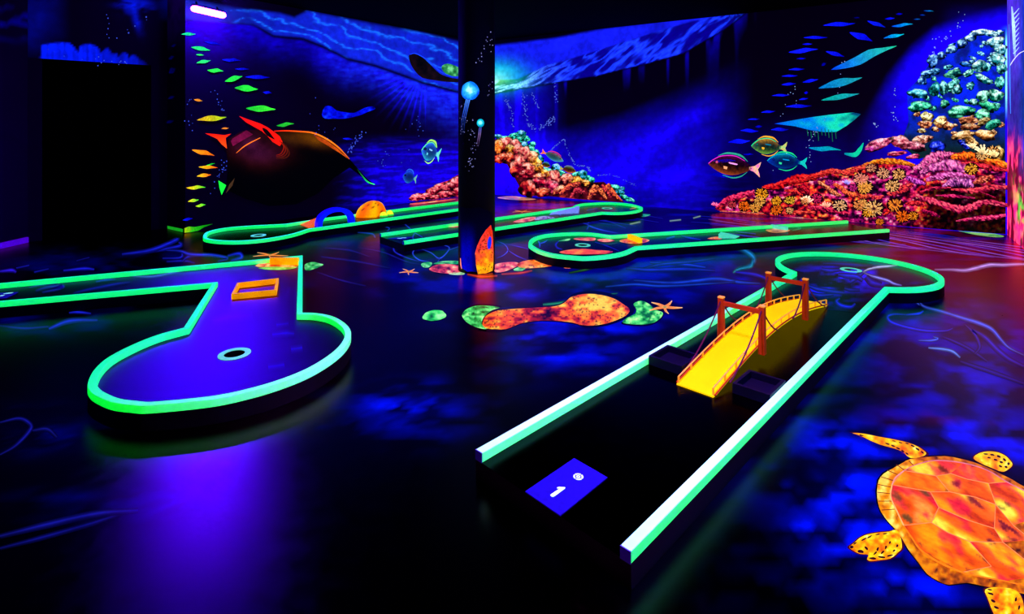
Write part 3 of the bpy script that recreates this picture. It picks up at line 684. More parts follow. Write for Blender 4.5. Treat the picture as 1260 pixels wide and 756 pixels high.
# ---------------------------------------------------------------- painted creatures and corals
def mixc(a, b, t):
    t = np.clip(np.asarray(t, float), 0, 1)[..., None]; return lin(a)*(1-t)+lin(b)*t
def ramp(t, stops):                                    # stops: (pos, sRGB)
    p = [s[0] for s in stops]; c = np.array([lin(s[1]) for s in stops])
    return np.stack([np.interp(t, p, c[:, k]) for k in range(3)], 1)
def root_at(name, S, x, y, label, cat, group=None, off=0.004):
    o = empty(name, S.P(x, y, off)); tag(o, label, cat, group); return o
def ell(cx, cy, rx, ry, rot=0, n=18, wob=0.0, seed=0):
    r = random.Random(seed); ph = [r.uniform(0, 6.28) for _ in range(3)]; c, s = math.cos(rot), math.sin(rot); out = []
    for k in range(n):
        t = 2*math.pi*k/n; w = 1+wob*(math.sin(3*t+ph[0])+0.6*math.sin(5*t+ph[1])+0.5*math.sin(7*t+ph[2]))
        a, b = rx*w*math.cos(t), ry*w*math.sin(t); out.append((cx+a*c-b*s, cy+a*s+b*c))
    return out

# ---- coral pieces: each one becomes a part of its reef
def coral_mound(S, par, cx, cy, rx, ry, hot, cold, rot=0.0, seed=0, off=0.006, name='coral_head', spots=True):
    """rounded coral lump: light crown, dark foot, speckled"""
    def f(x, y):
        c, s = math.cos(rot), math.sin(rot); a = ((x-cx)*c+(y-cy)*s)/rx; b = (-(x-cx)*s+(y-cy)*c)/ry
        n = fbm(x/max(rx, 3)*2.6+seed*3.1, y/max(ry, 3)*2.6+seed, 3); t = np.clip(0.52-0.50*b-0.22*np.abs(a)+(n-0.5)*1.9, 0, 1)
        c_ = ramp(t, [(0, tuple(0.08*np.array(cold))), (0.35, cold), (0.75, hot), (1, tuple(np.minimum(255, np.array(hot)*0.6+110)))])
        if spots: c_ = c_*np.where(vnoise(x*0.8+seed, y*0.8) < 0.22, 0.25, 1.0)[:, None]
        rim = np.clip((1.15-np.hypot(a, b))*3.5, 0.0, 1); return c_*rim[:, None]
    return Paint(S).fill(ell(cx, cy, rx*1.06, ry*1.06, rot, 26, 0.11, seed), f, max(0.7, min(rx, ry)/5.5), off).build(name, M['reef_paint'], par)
def anemone(S, par, cx, cy, r, hot, mid, n=16, seed=0, off=0.008, name='anemone', ry=None):
    """flower-like polyp: a ring of tapering petals round a darker heart"""
    p = Paint(S); q = random.Random(seed); ry = ry or r*0.85
    p.disc(cx, cy, r*1.02, tuple(0.45*np.array(mid)), (10,0,6), ry*1.02, off-0.0006, 14)
    for ring, r0, r1 in ((0, 0.42, 1.0), (1, 0.12, 0.62)):
        for k in range(n if ring == 0 else n*2//3):
            t = 2*math.pi*(k+0.5*ring)/(n if ring == 0 else n*2//3)+q.uniform(-.2, .2); e = r1*q.uniform(0.72, 1.1); br_ = q.uniform(0.78, 1.0)
            p.ribbon([(cx+r*r0*math.cos(t), cy+ry*r0*math.sin(t)), (cx+r*(r0+e)/2*math.cos(t+.06), cy+ry*(r0+e)/2*math.sin(t+.06)), (cx+r*e*math.cos(t), cy+ry*e*math.sin(t))],
                     [r*0.05, r*q.uniform(.10, .17), r*0.04], hot, off+0.0006*ring, 3, cols=[tuple(0.35*np.array(mid)), tuple(br_*np.array(hot)*np.array([1,.82,.6])), tuple(br_*np.array(hot)*np.array([1,.98,.85]))])
    return p.build(name, M['reef_paint'], par)
def ridge(S, par, pts, w, hot, cold, seed=0, off=0.007, name='coral_ridge'):
    """branch or shelf of coral: thick wavy stroke with a light upper lip"""
    Q = smooth_line(pts, 12); W = np.interp(np.linspace(0, 1, len(Q)), np.linspace(0, 1, len(w)), w)
    d = np.gradient(Q, axis=0); d /= np.maximum(np.linalg.norm(d, axis=1, keepdims=True), 1e-6); nn = np.stack([-d[:, 1], d[:, 0]], 1)
    jit = 0.75+0.5*vnoise(np.arange(len(Q))*0.8+seed*7, np.zeros(len(Q))+seed)
    rows = 7; px = []; cc = []
    for j in range(rows):
        t = j/(rows-1); px += list(Q+nn*((t-0.5)*W*jit)[:, None])
        sp = fbm(Q[:, 0]*0.9+seed, Q[:, 1]*0.9+j*1.9, 3)
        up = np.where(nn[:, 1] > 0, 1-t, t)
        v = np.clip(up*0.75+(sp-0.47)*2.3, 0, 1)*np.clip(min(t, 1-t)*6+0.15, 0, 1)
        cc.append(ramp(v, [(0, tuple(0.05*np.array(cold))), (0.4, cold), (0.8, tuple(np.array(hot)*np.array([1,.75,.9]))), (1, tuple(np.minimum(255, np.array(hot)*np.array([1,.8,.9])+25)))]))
    m = len(Q); p = Paint(S)
    p._add(px, [(j*m+i, j*m+i+1, (j+1)*m+i+1, (j+1)*m+i) for j in range(rows-1) for i in range(m-1)], np.concatenate(cc), off)
    return p.build(name, M['reef_paint'], par)
def fan(S, par, cx, cy, r, col, seed=0, off=0.008, a0=-2.6, a1=-0.5, n=9, name='soft_coral'):
    """bush of short bright tufts"""
    p = Paint(S); q = random.Random(seed)
    for k in range(n):
        t = a0+(a1-a0)*k/(n-1)+q.uniform(-.15, .15); L = r*q.uniform(0.7, 1.1)
        p.ribbon([(cx, cy), (cx+L*0.5*math.cos(t+.2), cy+L*0.5*math.sin(t+.2)), (cx+L*math.cos(t), cy+L*math.sin(t))], [r*.10, r*.28, r*.12], col, off, 3, cols=[tuple(0.3*np.array(col)), col, tuple(np.minimum(255, np.array(col)+50))])
        p.disc(cx+L*math.cos(t), cy+L*math.sin(t), r*.13, tuple(np.minimum(255, np.array(col)+60)), col, off=off+0.0005, seg=6)
    return p.build(name, M['reef_paint'], par)

# ---- the big reef on the right mural wall
S = W_R
rf = root_at('painted_reef', S, 1060, 272, 'big painted reef of pink, red and orange corals on the right wall', 'reef')
out = [(879,257),(886,252),(893,246),(905,243),(917,240),(930,236),(939,229),(958,227),(975,221),(990,216),(1003,214),(1018,211),(1034,210),(1048,206),(1060,203),(1085,197),(1112,199),(1128,203),(1142,195),(1165,187),(1190,189),(1215,196),(1237.5,204),(1237.5,286.3),(1205,282),(1177,279),(1135,276),(1095,273.5),(1060,271),(1019,267),(960,263),(915,260.5),(890,259)]
def foot(W, x):                                         # photo row of a wall's foot below column x
    r = np.array([(x-CX)/F, 1.0, 0.0]); t = (W.a@W.n)/(r@W.n); return HY+F*EYE/t
i0 = out.index((1237.5,286.3)); out = out[:i0]+[(x, foot(W_R, x)-0.4) for x in (1237.5,1205,1177,1135,1095,1060,1019,960,915,890)]
def reefc(x, y):
    n = fbm(x/4.2, y/3.2, 4); n2 = fbm(x/22+5, y/16)
    t = np.clip((n-0.30)*2.3, 0, 1); base = ramp(t, [(0, (4,0,6)), (0.35, (60,0,26)), (0.65, (215,15,40)), (0.85, (255,60,30)), (1, (255,170,60))])
    pk = ramp(t, [(0, (5,0,10)), (0.35, (50,0,48)), (0.68, (190,15,120)), (0.88, (255,60,150)), (1, (255,170,200))]); k = sstep(0.45, 0.65, n2)[:, None]
    c = base*(1-k)+pk*k
    dk = (1-0.93*sstep(1128, 1150, x)*sstep(222, 232, y))*(1-0.55*sstep(255, 268, y)*sstep(1080, 1120, x)); return c*(0.85*dk)[:, None]
Paint(S).fill(out, reefc, 1.5, 0.004).build('reef_base', M['reef_paint'], rf)
Z1 = lambda x, y: (870+x*200/1260, 160+y*200/1260)
Z2 = lambda x, y: (1060+x*200/945, 140+y*200/945)
YEL, ORA, PNK, RED, CRM, MAG = (255,190,40), (255,120,20), (255,120,150), (240,30,40), (255,205,150), (235,40,150)
for k, (x, y, r, c1, c2) in enumerate([(425,495,55,YEL,(150,60,0)),(410,555,48,(255,205,110),(160,70,10)),(290,590,50,ORA,(140,40,0)),(375,605,45,(255,190,90),(130,50,0)),(540,550,45,YEL,(170,70,0)),(640,545,42,(255,225,70),(120,60,0)),
        (1030,585,58,(255,220,190),(60,10,50)),(1180,585,52,(255,170,110),(150,40,20)),(1190,380,58,(255,170,180),(150,30,60)),(1215,450,60,(255,190,90),(150,60,10)),(1250,640,50,YEL,(140,40,0)),(195,580,36,(230,70,110),(120,10,40)),(640,625,32,CRM,(140,50,20)),(540,620,50,ORA,(150,50,10)),(760,545,40,(255,170,120),(130,30,40)),(850,530,50,MAG,(120,0,60)),(1130,450,36,(220,40,200),(70,0,80)),(945,405,32,(190,30,220),(50,0,80))]):
    a = Z1(x, y); anemone(S, rf, a[0], a[1], r*200/1260, c1, c2, 18+k % 5*2, k)
for k, (x, y, r, c1, c2) in enumerate([(55,318,32,(255,190,170),(170,40,70)),(125,348,40,(255,205,190),(140,30,60)),(218,352,42,CRM,(150,60,20)),(178,418,44,(255,210,160),(120,60,20)),(30,425,40,(255,195,110),(150,60,10)),(72,552,58,(255,215,160),(120,20,60)),(195,530,50,(255,160,60),(150,20,30)),(240,598,44,(255,120,20),(160,30,0)),(300,595,34,(255,170,40),(170,40,0)),(15,375,30,(255,150,170),(140,20,60)),(640,320,42,(255,200,70),(190,60,10)),(700,235,40,(255,215,160),(140,90,40)),(760,225,46,(255,205,140),(140,90,30)),(105,630,26,(255,150,40),(140,30,0)),(8,520,30,(255,200,120),(140,40,20))]):
    a = Z2(x, y); anemone(S, rf, a[0], a[1], r*200/945, c1, c2, 18+k % 4*2, 40+k)
for k, (pts, w, c1, c2, z) in enumerate([
    ([(70,605),(150,545),(260,510),(370,485)],(20,45,50,40),(255,60,110),(170,10,60),1),([(430,450),(560,430),(700,380),(850,365)],(30,60,70,50),(255,40,30),(150,0,20),1),([(640,410),(760,385),(880,345),(960,325)],(24,44,52,40),(255,60,40),(150,10,20),1),
    ([(860,350),(960,320),(1080,330),(1180,300),(1255,275)],(30,50,46,44,40),(255,95,60),(170,20,40),1),([(860,400),(920,440),(990,490),(1040,510)],(20,34,36,20),(255,190,100),(170,60,40),1),([(980,420),(1040,450),(1090,490),(1200,510),(1255,520)],(24,40,36,46,30),(255,140,50),(180,30,40),1),
    ([(700,440),(760,460),(800,500)],(30,50,20),(220,20,40),(110,0,30),1),([(600,470),(680,480),(740,510)],(20,40,20),(255,60,40),(120,0,30),1),([(780,600),(900,610),(1010,630),(1110,650)],(30,50,44,20),(240,50,90),(140,0,50),1),([(490,630),(600,640),(720,640),(840,640)],(16,30,30,20),(255,90,60),(160,20,30),1),([(100,630),(220,635),(340,645),(440,648)],(8,12,12,8),(255,170,110),(170,50,50),1),
    ([(0,305),(90,280),(200,278),(310,300)],(16,34,36,16),(255,190,30),(190,70,10),2),([(300,320),(360,300),(400,262),(470,245),(520,235)],(20,50,60,60,30),(255,150,190),(170,40,120),2),([(340,345),(430,310),(520,300),(640,330)],(24,60,70,40),(255,150,200),(150,40,130),2),
    ([(520,255),(600,245),(700,262),(850,305)],(30,56,60,40),(255,175,20),(220,60,20),2),([(560,290),(680,300),(780,320),(850,330)],(20,40,36,16),(255,60,70),(160,10,40),2),([(375,385),(460,365),(560,360),(660,370)],(20,46,44,16),(235,130,210),(150,30,110),2),([(470,425),(540,395),(610,400),(650,425)],(16,60,60,18),(245,160,220),(120,40,130),2),
    ([(340,455),(420,435),(520,430)],(10,22,10),(235,50,90),(120,0,50),2),([(520,440),(640,448),(760,430),(870,430)],(10,34,34,26),(255,90,90),(160,10,60),2),([(430,475),(540,480),(660,492)],(8,24,10),(235,50,120),(130,0,60),2),([(320,480),(420,510),(560,555),(640,545),(720,515),(860,535)],(16,40,50,44,34,20),(255,90,110),(160,10,70),2),([(550,625),(660,610),(760,605),(840,590)],(8,30,34,16),(255,80,130),(150,0,70),2),
    ([(350,560),(410,580),(455,600)],(14,28,12),(200,20,80),(90,0,50),2),([(650,405),(700,385),(760,365)],(14,44,20),(255,140,90),(140,40,30),2),([(150,470),(200,455),(260,430),(300,410)],(20,44,40,20),(255,80,60),(130,0,50),2),([(260,370),(310,390),(370,410)],(20,40,20),(230,110,230),(110,20,120),2),([(130,590),(170,560),(200,500)],(14,26,14),(255,70,30),(140,0,20),2),
    ([(255,525),(320,520),(380,535)],(16,36,14),(240,50,50),(130,0,30),2),([(40,470),(80,490),(130,480)],(14,30,14),(255,80,60),(150,0,50),2),([(690,455),(730,470),(780,490)],(6,10,6),(210,20,80),(90,0,40),2)]):
    k9 = 200/1260 if z == 1 else 200/945; fn = Z1 if z == 1 else Z2
    ridge(S, rf, [fn(*p) for p in pts], [q*k9 for q in w], c1, c2, k)
for k, (x, y, r, c) in enumerate([(770,560,50,(255,190,150)),(920,600,44,(255,150,120)),(1080,420,34,(150,130,255)),(60,590,30,(255,80,140))]):
    a = Z1(x, y); fan(S, rf, a[0], a[1], r*200/1260, c, k)

# ---- the tall coral mound above it, teal turning to sand and pink
tm = root_at('painted_coral_mound', S, 1180, 190, 'tall painted coral mound, teal above and sand coloured below, at the right corner', 'coral')
def darkc(x, y):
    n = fbm(x/9, y/9); return np.stack([0.002+0*n, 0.002+0.02*n, 0.02+(0.16+0.6*sstep(0.33, 0.66, n))*sstep(186, 120, y)], 1)
Paint(S).fill([(1108,178),(1118,150),(1116,112),(1130,98),(1145,76),(1166,58),(1185,46),(1205,38),(1222,37),(1237,36),(1237,205),(1195,190),(1165,187),(1130,196)], darkc, 2.0, 0.004).build('mound_base', None, tm)
Z3 = lambda x, y: (1100+x*160/756, y*160/756); q3 = 160/756
TEA, AQU, MNT, GRN = (40,200,170), (90,210,230), (170,255,240), (30,170,110)
for k, (x, y, rx, ry, rot, hot, cold) in enumerate([(140,545,58,26,0.1,AQU,(0,80,110)),(150,620,66,30,-0.1,(90,240,190),(0,110,80)),(235,520,28,42,0.4,(60,190,200),(0,90,90)),(290,512,26,40,0,(110,210,210),(0,80,80)),(345,490,42,22,-0.6,(110,225,215),(0,90,80)),(368,522,32,26,-0.7,(150,230,235),(0,80,90)),
        (345,430,50,24,-0.2,(90,200,150),(0,80,90)),(315,392,28,14,-0.2,AQU,(0,70,100)),(415,375,34,14,0.2,(60,150,240),(0,50,120)),(435,425,36,18,-0.5,(170,255,240),(0,110,100)),(495,385,40,34,-0.4,(190,255,250),(20,120,130)),(540,390,24,26,0.3,(120,235,235),(0,100,110)),(520,460,56,20,0.5,(150,240,220),(0,100,110)),(445,500,26,22,-0.8,(110,215,220),(0,80,100)),
        (295,605,26,24,-0.4,(80,200,150),(0,90,70)),(462,595,28,20,0.1,(150,230,220),(10,90,90)),(520,560,40,34,-0.5,(150,245,210),(0,120,90)),(590,555,46,34,0.3,(190,255,235),(0,130,100)),(390,650,78,34,-0.1,(110,240,190),(0,110,80)),(545,620,50,30,0.4,(60,215,150),(0,110,80)),(515,665,44,30,0,(120,240,190),(0,120,80)),(575,725,46,26,-0.4,(60,220,180),(0,110,90)),
        (335,290,34,22,-0.3,(150,215,255),(20,70,150)),(275,325,26,22,-0.4,(130,200,255),(20,60,150)),(225,355,30,40,0.3,(110,180,255),(0,50,140)),(200,430,46,22,-0.2,(120,200,255),(0,60,140)),(165,470,24,26,-0.5,(110,190,255),(0,50,140)),(240,415,30,18,0,(100,200,250),(0,60,130)),
        (395,255,30,26,-0.4,(160,225,255),(20,60,150)),(450,215,40,22,-0.5,(190,240,255),(20,80,150)),(500,188,50,18,-0.1,(210,250,255),(30,110,160)),(560,195,44,18,0.15,(200,250,255),(20,110,160)),(610,190,26,14,-0.2,(200,250,255),(20,110,160)),(590,245,52,30,-0.2,(200,255,255),(20,130,160)),(620,290,34,34,0,(190,255,255),(20,130,160)),(605,345,42,34,0.4,(190,255,250),(20,140,150)),(625,400,30,30,0,(150,245,235),(10,120,130)),(615,480,28,36,0,(110,230,215),(0,110,110))]):
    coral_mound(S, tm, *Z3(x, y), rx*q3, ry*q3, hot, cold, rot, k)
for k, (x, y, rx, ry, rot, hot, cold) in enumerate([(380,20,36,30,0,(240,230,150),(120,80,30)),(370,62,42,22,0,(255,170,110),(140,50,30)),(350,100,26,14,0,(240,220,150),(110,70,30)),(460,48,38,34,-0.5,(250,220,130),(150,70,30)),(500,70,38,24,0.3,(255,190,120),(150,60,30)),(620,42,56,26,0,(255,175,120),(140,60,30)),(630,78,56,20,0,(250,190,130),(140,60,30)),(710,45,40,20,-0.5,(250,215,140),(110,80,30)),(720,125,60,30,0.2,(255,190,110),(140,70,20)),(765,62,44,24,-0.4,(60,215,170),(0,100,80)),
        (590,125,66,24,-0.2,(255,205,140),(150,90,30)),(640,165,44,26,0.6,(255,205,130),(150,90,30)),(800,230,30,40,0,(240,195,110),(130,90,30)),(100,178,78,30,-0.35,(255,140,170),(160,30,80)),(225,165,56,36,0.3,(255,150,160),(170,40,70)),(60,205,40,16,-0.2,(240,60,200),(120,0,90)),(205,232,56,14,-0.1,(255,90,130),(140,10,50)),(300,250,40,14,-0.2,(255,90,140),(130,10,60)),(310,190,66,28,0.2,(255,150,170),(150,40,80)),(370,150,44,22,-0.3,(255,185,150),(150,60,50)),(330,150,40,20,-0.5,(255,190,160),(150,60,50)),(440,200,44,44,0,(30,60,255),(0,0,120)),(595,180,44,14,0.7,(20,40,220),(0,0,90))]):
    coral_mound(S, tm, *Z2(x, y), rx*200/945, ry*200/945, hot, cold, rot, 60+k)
for k, (x, y, r, c) in enumerate([(700,235,60,(255,215,150)),(770,250,52,(255,205,130)),(640,200,40,(255,210,150)),(380,30,34,(250,240,170)),(462,60,34,(255,225,150))]):
    a = Z2(x, y); fan(S, tm, a[0], a[1], r*200/945*0.8, c, 20+k, 0.009)

qr = random.Random(3)
for k in range(46):                                    # small tufts scattered between the larger heads
    y = qr.uniform(48, 168); x0_ = np.interp(y, [40,60,80,100,120,170], [1190,1165,1148,1132,1124,1128]); x = qr.uniform(x0_, 1234)
    t = (y-45)/125; cc_ = ((130,225,255),(10,70,140)) if t < .35 else (((90,235,200),(0,100,90)) if t < .75 else ((250,190,130),(140,60,30)))
    coral_mound(S, tm, x, y, qr.uniform(2.5, 5.5), qr.uniform(1.6, 3.4), cc_[0], cc_[1], qr.uniform(-.8, .8), 300+k, 0.0052, 'coral_tuft')
# ---- the arched reef in the far corner
ar = root_at('painted_reef', S, 690, 246, 'painted arch reef of orange and pink boulders in the corner behind the column', 'reef')
Z4 = lambda x, y: (600+x*200/1260, 150+y*200/1260); q4 = 200/1260
arcout = [(-20,180),(60,135),(130,120),(190,120),(245,105),(290,160),(350,230),(400,300),(430,370),(500,390),(560,420),(640,420),(720,450),(800,470),(900,465),(960,510),(1010,570),(1060,625),(860,612),(700,600),(600,590),(480,578),(370,575),(270,572),(240,490),(190,400),(150,330),(90,315),(40,320),(-20,330)]
Paint(S).fill([Z4(*p) for p in arcout], lambda x, y: ramp(np.clip((fbm(x/5, y/5)-0.3)*1.6, 0, 1), [(0, (3,0,3)), (0.6, (70,6,20)), (1, (200,50,40))]), 1.6, 0.004).build('reef_base', M['reef_paint'], ar)
O1, P1, Y1 = ((255,150,40),(170,30,20)), ((255,140,120),(170,20,50)), ((255,190,50),(180,70,10))
for k, (x, y, rx, ry, rot, cc) in enumerate([(90,195,42,50,0,O1),(140,165,50,44,0,P1),(175,215,40,36,0.2,Y1),(215,180,40,40,0,P1),(235,215,42,38,0,P1),(285,240,40,46,0.3,P1),(345,270,40,42,0.5,((255,175,120),(180,50,40))),(370,310,44,36,0.4,Y1),(395,358,36,32,0,((255,180,50),(180,70,10))),(240,300,44,46,0.3,P1),(165,275,40,34,0.2,((255,110,60),(160,10,20))),(80,290,44,30,0,((255,80,40),(150,0,20))),(120,275,36,28,0,((255,110,60),(150,10,20))),(215,370,40,60,-0.2,((255,90,60),(150,0,40))),(310,360,54,44,0.1,((255,120,90),(160,10,40))),(300,405,56,30,0,((255,80,80),(150,0,40))),(400,425,50,24,0,((255,160,110),(160,30,40))),(440,400,40,28,0.4,Y1),(400,470,48,40,0.2,((235,40,70),(120,0,40))),(510,425,54,46,0.3,P1),(495,500,50,46,0.4,((255,80,110),(150,0,60))),(310,520,60,60,0.6,((255,80,60),(150,0,30))),(420,545,62,34,0,((255,110,60),(150,0,30))),(560,530,56,30,-0.4,((255,130,70),(130,10,30))),(610,440,52,34,-0.3,((255,120,90),(120,10,40))),(680,455,56,30,0.1,((255,190,60),(150,50,20))),(750,475,44,26,0.2,((255,180,60),(150,50,20)))]):
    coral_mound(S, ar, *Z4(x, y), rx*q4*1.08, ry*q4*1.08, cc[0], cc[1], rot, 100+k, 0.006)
for k, (pts, w, c1, c2) in enumerate([([(560,560),(640,500),(720,480)],(20,50,30),(255,120,60),(110,10,40)),([(640,590),(700,530),(760,560)],(20,60,20),(190,50,60),(70,0,30)),([(780,600),(820,540),(840,490)],(20,70,40),(255,140,60),(120,20,40)),([(920,600),(880,540),(840,500)],(18,36,30),(255,170,70),(140,30,30)),([(1040,615),(980,560),(920,490)],(12,40,50),(255,130,50),(130,10,40)),([(960,590),(920,540),(880,490)],(14,40,36),(220,70,60),(90,0,40))]):
    ridge(S, ar, [Z4(*p) for p in pts], [q*q4 for q in w], c1, c2, 50+k)
for k, (x, y, rx, ry, rot) in enumerate([(80,115,34,18,0.2),(130,125,40,16,0),(200,110,42,22,-0.3),(262,95,40,28,0.3),(300,130,30,22,0.6),(245,140,36,26,0),(290,180,26,30,-0.5),(335,210,34,24,0.6),(375,250,28,40,-0.5),(410,290,24,34,-0.4),(350,175,24,22,0.5),(460,375,46,20,0.3),(530,355,34,30,0.3),(570,400,40,22,0.4),(690,410,44,22,-0.3),(735,410,36,36,0),(790,445,40,26,0.4),(985,510,40,24,0.2),(1020,545,44,22,0.4),(1070,590,52,18,0.5),(1115,605,32,12,0.5),(1040,520,24,18,0)]):
    coral_mound(S, ar, *Z4(x, y), rx*q4, ry*q4, (50,225,190) if k % 3 else (60,170,240), (0,110,90), rot, 140+k, 0.005, 'teal_coral')
# reef continued on the left wall, left of the column
S2 = W_L
al = root_at('painted_reef', S2, 545, 245, 'low crimson painted reef on the left wall beside the column', 'reef')
Paint(S2).fill([(504,247),(508,240),(514,238),(522,238),(528,232),(540,226),(552,222),(562,216),(575,210),(588,205),(588,240),(560,243),(530,246)], lambda x, y: ramp(np.clip((fbm(x/3.5, y/3.5)-0.3)*2, 0, 1), [(0, (4,0,5)), (0.5, (110,6,30)), (1, (255,70,80))]), 1.4, 0.004).build('reef_base', M['reef_paint'], al)
for k, (x, y, rx, ry, rot) in enumerate([(512,243,8,4.5,-.2),(523,242,7,4,-.1),(532,236,8,5,-.3),(541,231,8,5,-.3),(552,230,9,5,-.3),(548,239,9,4,0),(562,224,9,6,-.4),(575,218,10,7,-.3),(565,236,9,5,0),(535,243,7,3,0)]):
    coral_mound(S2, al, x, y, rx, ry, (255,100,110), (150,0,40), rot, 170+k)

# ---- fish
def sliver(S, x, y, L, h, rot, c1, c2, label, group, name='painted_fish', off=0.006):
    c, s = math.cos(rot), math.sin(rot)
    q_ = random.Random(int(x*7+y*13)); w_ = q_.uniform(-0.12, 0.12)
    sh = [(-0.5,0.08+w_),(-0.32,-0.18),(-0.12,-0.40-w_),(0.10,-0.46),(0.30,-0.22),(0.5,-0.08-w_),(0.36,0.08),(0.14,0.30+w_),(-0.08,0.40),(-0.30,0.26)]
    out = [(x+a*L*c-b*h*s, y+a*L*s+b*h*c) for a, b in sh]
    f = lambda px, py: mixc(c1, c2, ((px-x)*c+(py-y)*s)/L+0.5)*(0.65+0.6*vnoise(px*0.9, py*1.6))[:, None]
    p = Paint(S); p.fill(out, f, max(0.7, h/4), off, 2); o = p.build(name); tag(o, label, 'fish', group); return o
GR, OG, BL = (40,235,90), (255,140,20), (10,20,255)
gl = 'green and orange fish on the left wall'
for d in [(232,42,18,4,0.05,(20,230,140),(20,200,130),'topmost small green fish under the glowing bar lamp'),(247,60,24,6,0.2,(40,240,110),(20,220,120),'slanting green fish second under the bar lamp'),(246,67.5,10,2.6,0.1,GR,GR,'tiny green fish between two larger green fish under the bar lamp'),(250.5,76,18,4.5,-0.1,GR,(40,220,140),'small green fish above the kite shaped green one'),
        (265,87,20,6.5,0.05,(40,245,60),GR,'kite shaped bright green fish below the bar lamp'),(287.5,97,23,7.5,-0.25,(40,240,60),(30,220,80),'green fish tilted upward above the manta ray'),(303,109,29,9,0.12,(30,200,60),(40,250,60),'broad green fish with darker head above the manta ray'),(321,134,37,9.5,0.06,(20,190,50),(60,240,50),'long green fish just above the red manta horn'),(351,153.5,22,6,-0.12,(20,150,40),(40,200,50),'dull green fish above the manta wing'),
        (244,123.5,11,3.5,0.2,OG,(200,120,30),'tiny orange fish left of the manta ray'),(260.5,146,37,7.5,-0.04,(230,170,20),(150,200,20),'long orange and green fish above the red manta fin'),(277,158,9,2.2,0,(240,130,40),(240,130,40),'tiny orange dash over the manta fin'),(250,188,29,7.5,0.25,(255,150,20),(230,90,0),'long orange fish left of the manta mouth'),(256,206,24,5,0.05,(255,200,20),(255,60,0),'orange fish with yellow head below the manta mouth'),(259,202.5,12,2.2,-0.25,(40,230,60),(20,160,40),'thin green fish touching the orange one'),
        (251,216,18,5,-0.05,(255,210,30),(255,70,10),'short orange fish above the green yellow pair'),(241,231,24,6,-0.04,(255,190,10),(30,230,40),'yellow headed green fish low at the left corner'),(238,247,14,4,-0.1,(230,220,20),(30,210,50),'small lime fish low at the left corner'),(247,253,13,4.5,-0.15,(180,220,20),(30,220,50),'lowest lime fish at the left corner')]:
    sliver(S2, *d[:7], d[7], gl)
for d in [(285,74,24,5.5,0.05,'blue fish below the green pair on the left wall'),(298,85,18,3.2,0.03,'thin blue fish above a longer blue one on the left wall'),(317,95,31,5.5,0.05,'longest blue fish over the manta ray'),(329,114,11,4.5,0.1,'small blue fish between the green fish and the swimmer'),(428,171,13,3,0.1,'small blue fish touching the top of the manta wing'),(231,270,13,4,-0.15,'small blue fish near the floor at the left corner'),(262,53,22,4,0.2,'faint blue fish beside the green fish under the lamp')]:
    sliver(S2, *d[:5], BL, (0,0,150), d[5], 'blue fish on the left wall')
SJ = W_J
for d in [(212,87,10,8,-0.5,'faint navy fish on the narrow wall end, third from top'),(211,71,8,5,-0.4,'faint navy fish on the narrow wall end, second from top'),(214,56,7,4,-0.4,'faint navy fish on the narrow wall end, topmost'),(211,120,9,4,-0.3,'faint navy fish on the narrow wall end, second from bottom'),(209,150,11,4,-0.2,'faint navy fish on the narrow wall end, lowest')]:
    sliver(SJ, *d[:5], (0,0,70), (0,0,40), d[5], 'navy fish on the wall end')
